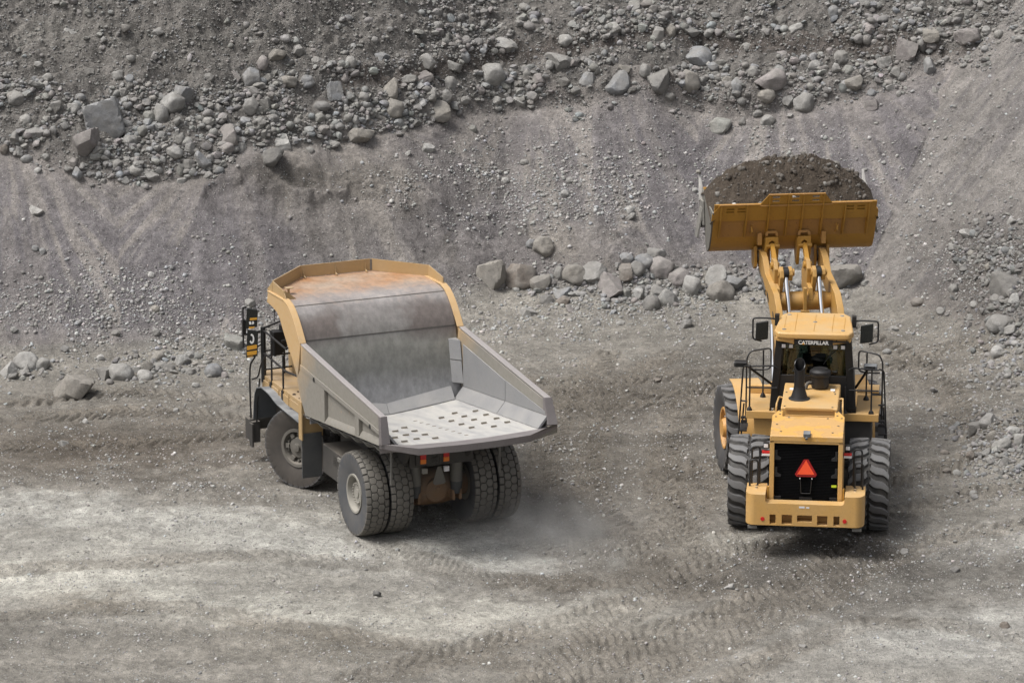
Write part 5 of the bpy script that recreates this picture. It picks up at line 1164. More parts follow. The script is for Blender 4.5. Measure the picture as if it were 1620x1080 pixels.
    # ---- lift arms
    arm = [(3.78, 4.72), (3.66, 4.90), (3.35, 4.96), (2.98, 4.86), (2.63, 4.56), (2.05, 4.46), (1.52, 4.36), (1.12, 4.08), (0.85, 3.55), (0.35, 2.75), (0.10, 2.45), (0.16, 2.22), (0.40, 2.16), (0.75, 2.45), (1.20, 3.10), (1.62, 3.56), (2.10, 3.92), (2.62, 4.18), (3.02, 4.30), (3.42, 4.48), (3.66, 4.58)]
    for s in (-1, 1):
        a = MB(); x = s * 0.70
        a.prism(arm, 'x', x - 0.075, x + 0.06 if s < 0 else x + 0.075)
        ao = front(a.build('lift_arm', 'arm', root, 0.012))
        h = MB()
        for y, z, l in ((2.25, 4.12, 0.16), (1.55, 3.86, 0.10)): h.prism([(y + l * math.cos(t) * 0.9 - 0.03 * math.sin(t), z + l * 0.62 * math.cos(t) + 0.05 * math.sin(t)) for t in np.linspace(0, 2 * math.pi, 16)[:-1]], 'x', x + s * 0.076, x + s * 0.080)
        h.build('arm_opening', 'black', ao)
        h = MB(); h.tube([(x + s * 0.08, 3.4, 4.50), (x + s * 0.08, 2.9, 4.30), (x + s * 0.08, 2.5, 4.2)], 0.02); h.prism([(2.95, 4.42), (2.55, 4.22), (2.5, 4.08), (2.7, 4.1)], 'x', x + s * 0.06, x + s * 0.09); h.build('grease_line', 'dark', ao)
        h = MB(); h.cyl((x - 0.10, 3.55, 4.74), (x + 0.10, 3.55, 4.74), 0.13, None, 20); h.build('arm_pin', 'dark', ao, 0.006)
        lc = MB(); lc.cyl((s * 0.95, 0.5, 1.3), (s * 0.82, 1.1, 2.4), 0.11, None, 18); lc.cyl((s * 0.82, 1.1, 2.4), (s * 0.76, 1.7, 3.6), 0.06, None, 14, 1); front(lc.build('lift_cylinder', ['yellow', 'chrome'], root))
    t = MB(); t.lathe([(-0.64, 0.17), (-0.45, 0.22), (0.45, 0.22), (0.64, 0.17)], 26, 0, 'x', (0, 2.02, 4.06)); 
    front(t.build('cross_tube', 'arm', root, 0.01))
    t = MB(); t.box(-0.035, 0.035, 1.72, 1.86, 3.85, 4.42); t.box(-0.1, 0.1, 1.7, 1.78, 3.84, 3.90); front(t.build('hose_guide', 'arm', root, 0.006))
    for xe in (-0.415, 0.345):
        lv = MB()
        prof = [(2.05, 4.80), (2.20, 4.98), (2.45, 4.98), (2.75, 4.62), (2.70, 4.22), (2.35, 3.98), (2.02, 3.86), (1.80, 4.12), (1.84, 4.4), (2.1, 4.45)]
        lv.prism(prof, 'x', xe - 0.25, xe - 0.15)
        lv.prism([(1.86, 4.65), (1.92, 4.80), (2.05, 4.87), (2.2, 4.8), (2.28, 4.3), (2.05, 4.22)], 'x', xe - 0.15, xe - 0.055); lv.prism([(1.88, 4.7), (1.92, 4.80), (2.05, 4.87), (2.16, 4.78), (2.14, 4.55), (1.95, 4.55)], 'x', xe + 0.055, xe + 0.15)
        lo = front(lv.build('tilt_lever', 'arm', root, 0.015))
        pn = MB(); pn.cyl((xe - 0.17, 2.03, 4.73), (xe + 0.20, 2.03, 4.73), 0.085, None, 20); pn.build('lever_pin', 'arm', lo, 0.006)
        cy = MB(); cy.lathe([(xe - 0.055, 0.125), (xe - 0.045, 0.135), (xe + 0.045, 0.135), (xe + 0.055, 0.125)], 22, 1, 'x', (0, 2.0, 4.73)); cy.cyl((xe, 1.99, 4.66), (xe, 1.78, 4.30), 0.055, None, 16, 0)
        cy.cyl((xe, 1.98, 4.70), (xe - 0.0, 1.35, 3.62), 0.052, None, 18, 0); cy.cyl((xe, 1.38, 3.66), (xe, 0.7, 2.5), 0.09, None, 18, 2)
        front(cy.build('tilt_cylinder', ['chrome', 'hose', 'arm'], root))
        lk = MB(); xa, xb = xe - 0.20, xe - 0.08
        lk.hexa([(xa - 0.05, 2.25, 4.72), (xa + 0.05, 2.25, 4.72), (xb + 0.05, 3.30, 4.98), (xb - 0.05, 3.30, 4.98), (xa - 0.05, 2.22, 4.92), (xa + 0.05, 2.22, 4.92), (xb + 0.05, 3.28, 5.14), (xb - 0.05, 3.28, 5.14)])
        lk.cyl((xb - 0.16, 3.24, 5.06), (xb + 0.16, 3.24, 5.06), 0.06, None, 14); lk.cyl((xa - 0.10, 2.30, 4.83), (xa + 0.10, 2.30, 4.83), 0.08, None, 14)
        front(lk.build('tilt_link', 'amber', root, 0.01))
    # ---- bucket
    back = [(3.02, 6.12), (3.20, 5.70), (3.335, 5.40), (3.40, 5.26), (3.47, 5.14), (3.56, 5.01), (3.66, 4.91), (3.80, 4.845), (3.94, 4.88), (4.02, 4.99)]
    bk = MB(); bk.sheet(back[::-1], -1.90, 1.90, -0.035); bk.sheet([(4.02, 4.99), (4.66, 6.17)][::-1], -1.90, 1.90, -0.04)
    bo = front(bk.build('bucket', 'amber', root, 0.006))
    for s in (-1, 1):
        sp = MB(); sp.prism([(3.06, 5.92), (3.20, 5.70), (3.40, 5.26), (3.47, 5.14), (3.56, 5.01), (3.66, 4.91), (3.80, 4.845), (3.94, 4.88), (4.02, 4.99), (4.62, 6.17), (4.0, 6.0)], 'x', s * 1.90 - (0.0 if s > 0 else 0.035), s * 1.90 + (0.035 if s > 0 else 0.0)); sp.build('bucket_side', 'shock' if s < 0 else 'amber', bo, 0.006)
        wg = MB(); wg.hexa([(s * 1.95, 4.05, 5.42), (s * 2.00, 4.05, 5.40), (s * 2.02, 4.35, 5.35), (s * 1.96, 4.4, 5.4), (s * 1.95, 4.2, 5.95), (s * 1.99, 4.2, 5.94), (s * 1.99, 4.55, 5.95), (s * 1.95, 4.5, 5.95)]); wg.hexa([(s * 2.10, 4.0, 5.12), (s * 2.15, 4.0, 5.13), (s * 2.16, 4.25, 5.13), (s * 2.11, 4.25, 5.12), (s * 1.96, 4.15, 5.78), (s * 2.0, 4.15, 5.79), (s * 2.02, 4.4, 5.79), (s * 1.97, 4.4, 5.78)]); wg.box(min(s * 1.945, s * 2.06), max(s * 1.945, s * 2.06), 4.15, 4.25, 5.33, 5.38); wg.build('side_cutter', 'grey', bo, 0.008)
    for x in np.linspace(-1.94, 1.94, 8):
        t = MB(); t.hexa([(x - 0.05, 4.55, 5.9), (x + 0.05, 4.55, 5.9), (x + 0.05, 4.72, 5.82), (x - 0.05, 4.72, 5.82), (x - 0.04, 4.72, 6.22), (x + 0.04, 4.72, 6.22), (x + 0.04, 4.84, 6.18), (x - 0.04, 4.84, 6.18)]); t.hexa([(x - 0.04, 4.72, 6.2), (x + 0.04, 4.72, 6.2), (x + 0.04, 4.84, 6.16), (x - 0.04, 4.84, 6.16), (x - 0.025, 4.88, 6.46), (x + 0.025, 4.88, 6.46), (x + 0.025, 4.92, 6.45), (x - 0.025, 4.92, 6.45)])
        t.build('tooth', 'tooth', bo, 0.01)
    # spill guard and stiffening ribs on the back
    bz = lambda z: np.interp(z, [5.01, 5.14, 5.26, 5.40, 5.70, 6.12, 6.4], [3.56, 3.47, 3.40, 3.335, 3.20, 3.02, 2.90])
    sg = MB(); t = 0.03
    slots = [(-1.62, -1.44), (-1.36, -1.18), (1.18, 1.36), (1.44, 1.62)]
    y_ = lambda z: float(bz(z)) - 0.006
    def pane(x0, x1, z0, z1, m=0): sg.hexa([(x0, y_(z0) - t, z0), (x1, y_(z0) - t, z0), (x1, y_(z0), z0), (x0, y_(z0), z0), (x0, y_(z1) - t, z1), (x1, y_(z1) - t, z1), (x1, y_(z1), z1), (x0, y_(z1), z1)], m)
    z0, z1, za, zb_, zc, zd = 5.70, 6.11, 5.92, 5.955, 5.99, 6.03
    xs_ = [-1.78] + [q for s2 in slots for q in s2] + [1.78]
    pane(-1.78, 1.78, z0, za); pane(-1.78, 1.78, zd, z1)
    for i in range(0, len(xs_), 2): pane(xs_[i], xs_[i + 1], za, zd)
    for a, c_ in slots: pane(a, c_, zb_, zc)
    for s in (-1, 1): sg.add([(s * 1.78, y_(z0) - t, z0), (s * 1.945, y_(z0) - t, z0), (s * 1.945, y_(5.88) - t, 5.88), (s * 1.78, y_(z1) - t, z1), (s * 1.78, y_(z0), z0), (s * 1.945, y_(z0), z0), (s * 1.945, y_(5.88), 5.88), (s * 1.78, y_(z1), z1)], [(0, 1, 2, 3), (7, 6, 5, 4), (1, 5, 6, 2), (2, 6, 7, 3), (0, 4, 5, 1)])
    m0, m1 = 6.115, 6.355
    msl = [(-0.57, -0.40), (-0.11, 0.06), (0.36, 0.53)]; xs_ = [-0.66] + [q for s2 in msl for q in s2] + [0.66]
    pane(-0.66, 0.66, m0, 6.17); pane(-0.66, 0.66, 6.32, m1)
    for i in range(0, len(xs_), 2): pane(xs_[i], xs_[i + 1], 6.17, 6.32)
    for a, c_ in msl: pane(a, c_, 6.215, 6.265)
    for s in (-1, 1): sg.add([(s * 0.66, y_(m0) - t, m0), (s * 0.84, y_(m0) - t, m0), (s * 0.66, y_(m1) - t, m1), (s * 0.66, y_(m0), m0), (s * 0.84, y_(m0), m0), (s * 0.66, y_(m1), m1)], [(0, 1, 2), (5, 4, 3), (1, 4, 5, 2), (0, 3, 4, 1)])
    sg.build('spill_guard', 'amber', bo, 0.0)
    ed = MB()
    ed.box(-1.78, -0.84, y_(6.11) - 0.05, y_(6.11) + 0.02, 6.105, 6.125); ed.box(0.84, 1.78, y_(6.11) - 0.05, y_(6.11) + 0.02, 6.105, 6.125); ed.box(-0.66, 0.66, y_(6.355) - 0.05, y_(6.355) + 0.02, 6.35, 6.37); ed.box(-0.84, 0.84, y_(6.11) - 0.055, y_(6.11) - 0.03, 6.07, 6.10)
    ed.build('guard_edge', 'rusty', bo, 0.004)
    for x, zt_ in ((-1.74, 6.09), (-1.14, 6.1), (-0.63, 6.34), (-0.19, 6.35), (0.16, 6.35), (0.63, 6.34), (1.16, 6.1), (1.72, 6.09)):
        r_ = MB(); r_.prism([(bz(zt_) - 0.036, zt_), (bz(zt_) - 0.06, zt_), (bz(5.8) - 0.10, 5.8), (bz(5.3) - 0.07, 5.3), (bz(5.25) - 0.01, 5.25), (bz(5.4), 5.4), (bz(5.7), 5.70)], 'x', x - 0.018, x + 0.018); r_.build('rib', 'amber', bo, 0.004)
    wp = MB(); pan = [(-1.70, -1.18), (-1.10, -0.67), (-0.59, -0.23), (-0.15, 0.12), (0.20, 0.59), (0.67, 1.12), (1.20, 1.68)]
    for a, c_ in pan: p_ = MB(); p_.hexa([(a, bz(5.27) - 0.003, 5.27), (c_, bz(5.27) - 0.003, 5.27), (c_, bz(5.27) + 0.02, 5.27), (a, bz(5.27) + 0.02, 5.27), (a, bz(5.69) - 0.003, 5.69), (c_, bz(5.69) - 0.003, 5.69), (c_, bz(5.69) + 0.02, 5.69), (a, bz(5.69) + 0.02, 5.69)]); p_.build('worn_panel', 'rusty', bo)
    for xe in (-0.415, 0.345):
        x = xe - 0.10
        hk = MB()
        hk.prism([(x - 0.15, 5.36), (x - 0.11, 5.42), (x + 0.11, 5.42), (x + 0.15, 5.36), (x + 0.15, 5.30), (x + 0.10, 5.30), (x + 0.08, 5.36), (x - 0.08, 5.36), (x - 0.10, 5.30), (x - 0.15, 5.30)], 'y', 3.24, 3.30)
        hk.build('hook_ring', 'rusty', bo, 0.006)
        hk = MB(); hk.prism([(x - 0.15, 5.28), (x + 0.15, 5.28), (x + 0.15, 4.98), (x + 0.09, 4.98), (x + 0.06, 5.16), (x, 5.20), (x - 0.06, 5.16), (x - 0.09, 4.98), (x - 0.15, 4.98)], 'y', 3.20, 3.26)
        for q_ in (-0.13, 0.13): hk.prism([(3.26, 5.26), (3.5, 5.2), (3.62, 4.88), (3.5, 4.62), (3.34, 4.58), (3.22, 4.98)], 'x', x + q_ - 0.035, x + q_ + 0.035)
        hk.build('bucket_hook', 'amber', bo, 0.01)
    for x in (-0.70, 0.70):
        for q_ in (-0.15, 0.15):
            br = MB(); br.prism([(3.45, 5.02), (3.85, 4.87), (3.78, 4.55), (3.55, 4.46), (3.40, 4.55)], 'x', x + q_ - 0.035, x + q_ + 0.035); br.build('arm_bracket', 'amber', bo, 0.01)
    for x in (-0.80, 0.70): st_ = MB(); st_.box(x - 0.05, x + 0.05, 3.20, 3.36, 5.10, 5.38); st_.build('stop_block', 'rusty', bo, 0.01)
    for x in (-1.0, 1.0): st_ = MB(); st_.tube([(x, 3.36, 5.35), (x, 3.16, 5.44), (x, 3.16, 5.52), (x, 3.28, 5.56)], 0.02); st_.build('grab_loop', 'amber', bo)
    # ---- heaped soil
    nx_, ny_ = 190, 90
    gx = np.linspace(-1.965, 1.965, nx_); gy = np.linspace(3.12, 4.90, ny_); GXX, GYY = np.meshgrid(gx, gy)
    e1 = np.clip(1 - (np.abs(GXX) / 2.05) ** 1.9, 0, 1); q_ = np.clip((GYY - 3.12) / 0.95, 0, 1); q2 = np.clip((4.90 - GYY) / 0.8, 0, 1)
    hgt = 5.93 + 0.42 * np.clip((GYY - 3.12) / 1.0, 0, 1) * (0.55 + 0.45 * q2) + 0.64 * e1 ** 0.9 * np.sin(q_ * np.pi / 2) ** 0.8 * np.sin(q2 * np.pi / 2) ** 0.7
    hgt = hgt - 0.24 * (np.abs(GXX) / 1.93) ** 5
    hgt += ((fbm(GXX * 2.2, GYY * 2.2, 4, 71) - 0.5) * 0.20 + (fbm(GXX * 7, GYY * 7, 4, 72, 0.6) - 0.5) * 0.17) * np.clip(e1 * 3, 0, 1)
    hgt[0] = 5.6; hgt[-1] = 5.8; GYY = GYY.copy(); GYY[0] = 3.34; GYY[-1] = 4.6
    V = np.stack([GXX, GYY, hgt], -1).reshape(-1, 3); i = np.arange(ny_ - 1)[:, None] * nx_ + np.arange(nx_ - 1)[None]
    F = np.stack([i, i + 1, i + nx_ + 1, i + nx_], -1).reshape(-1, 4)
    so = np_mesh('soil_heap', V, F, M['soil']); so.matrix_world = Matrix.Translation((*HITCH, -0.02)) @ Matrix.Rotation(rad(FRONT_YAW), 4, 'Z')
    tag(so, 'mound of dark brown soil heaped in the raised loader bucket', 'soil heap')
    return root, Matrix.Translation((*HITCH, -0.02)) @ Matrix.Rotation(rad(FRONT_YAW), 4, 'Z')
LOADER, FRONT_M = make_loader()

def make_driver():
    """seated operator: one continuous skinned body, head, five-fingered hands on the controls"""
    base = Matrix.Translation((*LOAD_O, -0.02)) @ Matrix.Rotation(rad(LOAD_YAW), 4, 'Z')
    J = {'pelvis': (0, 1.78, 2.86, .15), 'waist': (0, 1.74, 3.02, .14), 'chest': (0, 1.70, 3.26, .165), 'neck': (0, 1.71, 3.43, .06), 'head0': (0, 1.74, 3.50, .085), 'head1': (0, 1.76, 3.60, .095), 'crown': (0, 1.75, 3.67, .07)}
    E = [('pelvis', 'waist'), ('waist', 'chest'), ('chest', 'neck'), ('neck', 'head0'), ('head0', 'head1'), ('head1', 'crown')]
    for s, n in ((-1, 'l'), (1, 'r')):
        J.update({'sh' + n: (s * .20, 1.70, 3.36, .07), 'el' + n: (s * .27, 1.82, 3.10, .05), 'wr' + n: (s * .17, 2.06, 3.12, .033), 'pa' + n: (s * .15, 2.13, 3.14, .035), 'hip' + n: (s * .11, 1.85, 2.85, .10), 'kn' + n: (s * .16, 2.24, 2.90, .07), 'an' + n: (s * .15, 2.30, 2.52, .045), 'to' + n: (s * .15, 2.44, 2.49, .04)})
        E += [('chest', 'sh' + n), ('sh' + n, 'el' + n), ('el' + n, 'wr' + n), ('wr' + n, 'pa' + n), ('pelvis', 'hip' + n), ('hip' + n, 'kn' + n), ('kn' + n, 'an' + n), ('an' + n, 'to' + n)]
        for f, (dx, ln) in enumerate(((-.03, .06), (-.01, .075), (.01, .07), (.03, .055))):
            J[f'f{n}{f}a'] = (s * .15 + dx, 2.17, 3.165, .009); J[f'f{n}{f}b'] = (s * .15 + dx, 2.17 + ln * .6, 3.155, .009); J[f'f{n}{f}c'] = (s * .15 + dx, 2.17 + ln * .7, 3.125, .008)
            E += [('pa' + n, f'f{n}{f}a'), (f'f{n}{f}a', f'f{n}{f}b'), (f'f{n}{f}b', f'f{n}{f}c')]
        J[f't{n}'] = (s * .10, 2.13, 3.14, .010); E.append(('pa' + n, f't{n}'))
    names = list(J); me = bpy.data.meshes.new('person')
    me.from_pydata([J[k][:3] for k in names], [(names.index(a), names.index(b)) for a, b in E], [])
    o = bpy.data.objects.new('person', me); COL.objects.link(o); o.matrix_world = base
    sk = o.modifiers.new('skin', 'SKIN'); sk.use_smooth_shade = True
    for k, d in zip(names, me.skin_vertices[0].data): d.radius = (J[k][3], J[k][3])
    me.skin_vertices[0].data[0].use_root = True
    sb = o.modifiers.new('sub', 'SUBSURF'); sb.levels = 1; sb.render_levels = 2
    me.materials.append(M['cloth'])
    h = MB(); h.lathe([(3.60, 0.105), (3.66, 0.105), (3.72, 0.085), (3.755, 0.04), (3.76, 0.0)], 20, 0, 'z', (0, 1.75, 0)); h.prism([(-0.08, 1.84), (0.08, 1.84), (0.06, 1.93), (-0.06, 1.93)], 'z', 3.62, 3.635); h.build('cap', 'cloth', o)
    f = MB(); f.lathe([(3.44, 0.02), (3.48, 0.06), (3.54, 0.082), (3.60, 0.086), (3.62, 0.06)], 18, 0, 'z', (0, 1.785, 0)); f.prism([(1.865, 3.56), (1.895, 3.53), (1.865, 3.52)], 'x', -0.014, 0.014); f.box(-0.025, 0.025, 1.862, 1.87, 3.485, 3.492)
    for s in (-1, 1): f.cyl((s * 0.033, 1.85, 3.565), (s * 0.033, 1.873, 3.565), 0.011, None, 10); f.cyl((s * 0.083, 1.77, 3.54), (s * 0.098, 1.765, 3.55), 0.022, None, 10)
    f.build('face', 'skin', o)
    tag(o, 'operator in dark clothing seated in the cab of the loader', 'person')
make_driver()
# ------------------------------------------------------------------ boulders and rubble
def ico(n):
    bm = bmesh.new(); bmesh.ops.create_icosphere(bm, subdivisions=n, radius=1.0)
    V = np.array([v.co[:] for v in bm.verts]); F = np.array([[v.index for v in f.verts] for f in bm.faces]); bm.free(); return V, F
ICO = {n: ico(n) for n in (1, 2, 4)}

def n3(P, s, seed):
    return (fbm(P[:, 0] * s + P[:, 2] * 0.7 * s, P[:, 1] * s - P[:, 2] * 0.6 * s, 3, seed) + fbm(P[:, 2] * s + 3, P[:, 0] * s * 0.8 - P[:, 1] * s * 0.5, 3, seed + 5)) * 0.5 - 0.5

def rock_shape(V, rng, kind):
    """unit stone: a sphere cut by planes; rounded kinds keep soft edges"""
    npl, lo, hi, soft = {'r': (16, 0.66, 0.95, 0.022), 'e': (14, 0.72, 0.98, 0.03), 'a': (11, 0.46, 0.86, 0.006), 'b': (10, 0.55, 0.74, 0.008), 'f': (10, 0.55, 0.90, 0.008), 'w': (8, 0.40, 0.92, 0.006)}[kind]
    D = V / np.linalg.norm(V, axis=1, keepdims=True)
    nrm = rng.normal(size=(npl, 3)); nrm /= np.linalg.norm(nrm, axis=1, keepdims=True)
    if kind == 'b':
        q = np.array([[1, 0, 0], [-1, 0, 0], [0, 1, 0], [0, -1, 0], [0, 0, 1], [0, 0, -1]], float) + rng.normal(size=(6, 3)) * 0.22
        nrm[:6] = q / np.linalg.norm(q, axis=1, keepdims=True)
    off = rng.uniform(lo, hi, npl)
    dot = D @ nrm.T
    R = np.where(dot > 0.05, off / np.maximum(dot, 0.05), 9.0); R = np.minimum(R, 1.02)
    R = np.concatenate([R, np.full((len(D), 1), 1.02)], 1)
    r = -soft * np.log(np.exp(-R / soft).sum(1)) ; r = r / np.percentile(r, 92)
    P = D * r[:, None]
    P = P * (1 + n3(D, 2.2, int(rng.integers(1000))) * (0.24 if kind in 're' else 0.18))[:, None]
    return P
ROCK_R = np.random.default_rng(5)
SHAPES = {}
for kd in 'rabefw':
    SHAPES[kd] = []
    for k in range(6 if kd in 'ra' else 4):
        V, F = ICO[4]; P = rock_shape(V, ROCK_R, kd)
        P = P * (1 + n3(V, 6, 50 + k) * 0.085)[:, None] 
        me = bpy.data.meshes.new('boulder'); me.from_pydata(P.tolist(), [], F.tolist()); me.shade_smooth()
        if kd in 'abfw': me.set_sharp_from_angle(angle=rad(32))
        me.materials.append(M['stone']); SHAPES[kd].append((me, P.min(0), P.max(0)))

SHADE = {'g': ('grey', (0.285, 0.280, 0.270)), 'd': ('dark grey', (0.17, 0.165, 0.158)), 'p': ('pale grey', (0.40, 0.395, 0.38)), 'b': ('bluish grey', (0.265, 0.275, 0.290)), 'k': ('pinkish grey', (0.315, 0.285, 0.278)), 't': ('tan', (0.30, 0.278, 0.245)), 'n': ('brown', (0.225, 0.190, 0.160)), 'v': ('greenish grey', (0.285, 0.290, 0.268)), 'w': ('whitish', (0.52, 0.51, 0.49))}
SHAPE_WORD = {'r': 'rounded', 'a': 'angular', 'b': 'blocky', 'e': 'egg-shaped', 'f': 'flat slab-like', 'w': 'wedge-shaped'}
BOULDERS = """165 175 60 62 bb|140 214 45 32 ak|273 156 36 30 ep|255 173 27 32 rg|293 143 30 27 ab|397 117 28 32 rb|371 117 18 20 ak|396 161 24 26 rg|418 161 20 18 bg|457 125 28 17 et|487 125 22 18 rb|528 141 24 30 bb|509 165 26 15 eg|470 78 26 20 ag|440 83 28 18 at|415 95 16 22 ek|187 116 20 18 rg|205 122 14 14 rb|195 142 12 16 eg|205 132 12 15 rd|90 165 18 16 bg|115 167 22 18 rp|125 152 18 12 eb|27 150 28 22 eg|40 187 20 18 rp|52 207 32 14 fg|22 215 20 18 ag|7 232 12 16 en|30 235 14 16 ag|102 197 18 15 rg|205 220 24 22 eg|225 203 16 16 rv|283 217 18 17 rg|275 236 28 18 ep|302 228 16 18 ag|299 257 16 16 bg|320 248 28 28 ab|360 210 36 28 ak|357 231 25 17 rk|382 230 16 18 rp|448 224 22 22 bp|428 243 40 26 fd|490 236 14 10 rg|525 224 24 12 fp|430 185 20 17 rg|470 190 15 13 rp|505 183 18 14 rv|398 202 16 10 bg|185 257 18 14 ag|199 250 16 10 eg|215 266 22 16 ep|238 272 24 20 ag|122 271 18 18 ab|116 254 12 12 rk|72 246 12 11 rp|109 265 14 11 ag|198 281 15 12 ag|286 283 16 10 ap|57 331 24 13 aw|112 48 22 14 ap|250 48 19 12 rg|779 110 36 36 ep|624 164 28 33 et|618 133 30 32 at|600 86 26 20 ab|555 95 20 18 rp|675 95 24 28 ag|692 38 17 16 rg|764 35 12 11 rg|794 39 12 9 ap|735 85 16 20 eb|718 101 26 17 ag|712 129 22 23 rg|670 120 24 13 bk|645 122 24 14 fg|798 68 38 22 ap|894 60 22 18 rp|889 93 50 26 fg|834 114 12 18 eg|852 123 22 18 ak|893 128 16 12 bd|930 119 26 22 bb|975 122 40 34 ab|989 105 18 20 at|1045 118 38 32 ag|1021 108 18 20 rg|1090 120 34 32 rt|970 42 25 18 ap|1041 48 22 22 bg|1062 44 16 20 rt|1003 9 22 18 ag|1025 4 26 14 ak|683 145 22 18 ap|706 150 20 22 rg|735 156 16 12 rg|785 156 16 13 rp|823 157 20 20 ap|839 157 12 14 ak|692 171 40 24 at|800 132 18 14 rv|570 208 44 24 at|676 230 20 18 ap|748 202 12 12 rv|645 240 11 8 ap|830 255 14 10 ep|798 284 14 10 rp|902 283 13 11 eg|894 305 14 13 ep|563 186 12 14 rp|548 172 12 12 rg|1103 85 42 32 fb|1221 123 48 32 wk|1212 148 28 20 rt|1273 156 34 32 rg|1247 157 17 14 bg|1373 43 20 20 ak|1433 67 34 34 ak|1471 52 24 18 bt|1531 53 42 28 ak|1560 46 14 14 rp|1458 66 16 20 rg|1474 70 16 12 rk|1470 102 22 30 ab|1400 95 20 18 bp|1418 110 18 16 bg|1332 86 26 18 rg|1312 78 12 14 ak|1324 105 16 16 ag|1350 124 28 22 at|1342 108 18 16 rv|1412 134 18 14 ap|1380 144 14 12 rb|1380 164 20 16 bk|1422 147 10 10 rg|1151 124 18 18 rt|1180 71 22 14 ap|1128 103 18 12 rb|1259 42 22 14 ep|1210 45 16 14 ag|1124 48 15 14 ap|1318 15 18 18 rb|1236 29 16 16 ed|1365 4 18 12 ap|1518 24 20 14 fd|1090 43 30 18 ag|1112 128 10 10 rp|1165 130 16 24 eb|1137 192 36 24 fv|1198 177 15 11 eg|1214 187 24 17 rg|1175 190 14 12 wd|1438 199 8 10 ew|1613 60 14 10 ap|780 435 38 38 bt|818 432 42 36 fn|854 442 26 27 rt|909 433 33 26 rt|885 431 14 18 rg|938 431 34 22 ag|965 448 38 32 ak|1007 423 22 21 rg|1020 412 28 20 rb|1041 400 28 18 rg|1048 421 34 28 rk|1075 438 28 26 ek|1094 449 26 30 ep|990 429 18 20 bn|991 407 20 14 rb|1135 440 32 30 ap|1140 462 38 32 et|1163 447 30 20 ab|1055 470 26 25 rp|1030 479 22 24 ed|1040 462 18 14 ag|1011 465 16 14 rp|990 463 14 14 rv|892 462 26 14 ab|892 474 18 12 rn|864 473 18 14 wd|837 494 24 14 fp|902 489 16 10 rk|942 508 13 10 rg|981 511 13 8 rp|1085 511 17 14 ag|840 385 13 14 eb|860 388 26 26 rt|996 331 14 12 rp|998 342 17 9 fp|1040 601 11 9 an|1332 436 42 34 bt|1262 415 24 34 ap|1264 440 24 22 rp|1218 431 22 22 eg|1240 452 18 14 rp|1310 470 16 12 rg|42 571 33 26 rp|15 583 24 20 rp|40 586 16 14 ag|68 575 17 20 ep|22 594 16 9 rg|190 588 36 28 rp|165 588 22 22 ad|229 593 22 14 ew|215 584 12 10 rp|232 580 16 12 rt|252 577 22 13 ag|268 581 16 14 rd|250 562 18 16 et|289 570 20 17 ap|300 561 14 11 rp|302 587 14 11 rg|338 586 24 20 eb|355 593 12 9 rk|310 609 12 8 ep|120 610 46 46 at|369 542 26 18 bv|311 576 12 9 at|250 606 12 8 ag|159 565 10 9 ew|102 552 11 10 ag|23 521 11 8 rg|123 510 12 7 eb|245 488 13 9 rt|239 434 10 8 rw|67 397 10 9 rb|55 392 10 8 rb|247 525 12 10 rg|100 700 16 11 ww|279 648 9 8 rw|135 666 9 7 ap|395 478 14 12 ep|183 527 12 10 ad|1531 370 28 13 fw|1590 443 44 34 ad|1509 391 13 9 ap|1508 456 12 14 rg|1581 509 34 24 eg|1575 473 16 14 rg|1541 481 12 9 rg|1452 477 18 12 en|1488 491 12 9 rp|1578 555 18 18 ew|1614 554 12 10 rp|1543 676 20 22 bd|1565 662 30 24 ag|1571 688 18 18 rt|1600 680 24 14 fp|1584 702 30 18 ep|1560 713 16 14 rg|1588 728 16 18 rp|1535 720 14 14 en|1614 692 20 22 rw|1495 715 14 9 rn|1498 744 13 9 rn|1415 520 14 8 fp|1403 555 12 6 ep|1439 548 10 7 rt|596 938 14 9 ad|486 968 13 8 rt|300 1047 10 7 rp|137 851 12 7 ew|1511 900 15 11 rd|1590 988 16 12 rn|1155 928 18 9 ww|1270 1020 12 7 ap|1431 872 13 8 ag|1100 300 10 8 rp|1170 330 10 8 eg|1480 140 14 10 ap|1538 400 12 9 rt|1600 520 16 12 rg|1606 470 18 14 rp|1565 420 14 10 rt|1545 350 12 10 rg|1600 350 14 10 ap|1440 410 10 8 rg|75 120 16 12 rg|140 110 16 12 ad|60 100 14 10 rp|330 120 16 12 rg|345 170 16 14 ag|330 190 18 14 rp|235 180 16 16 ev|155 235 20 14 ag|60 268 12 9 rp|425 120 16 14 rd|500 95 16 14 rp|545 120 14 14 rk|575 150 18 14 rg|590 175 16 12 rp|655 190 18 12 ad|760 140 14 12 rk|870 100 14 14 rp|910 140 16 12 rg|1000 140 14 10 ad|1060 150 16 12 rg|1190 110 18 16 rg|1290 100 18 14 rp|1260 120 14 12 ad|1300 130 16 12 rg|1500 80 14 12 rp|1520 100 16 12 rg|1440 120 14 12 rt|650 60 16 14 ag|580 60 14 12 rp|520 60 14 12 rk|740 60 14 12 rg|840 50 14 10 rp|930 70 16 12 rg|1160 40 14 12 rt|1290 60 14 12 rp|1340 45 14 12 rg|1410 20 16 12 ap|1460 20 16 12 rg|1570 20 14 10 rp"""
BL = []
for s_ in BOULDERS.split('|'):
    a, b, c, d, k = s_.split(); BL.append((float(a), float(b), float(c), float(d), k[0], k[1]))
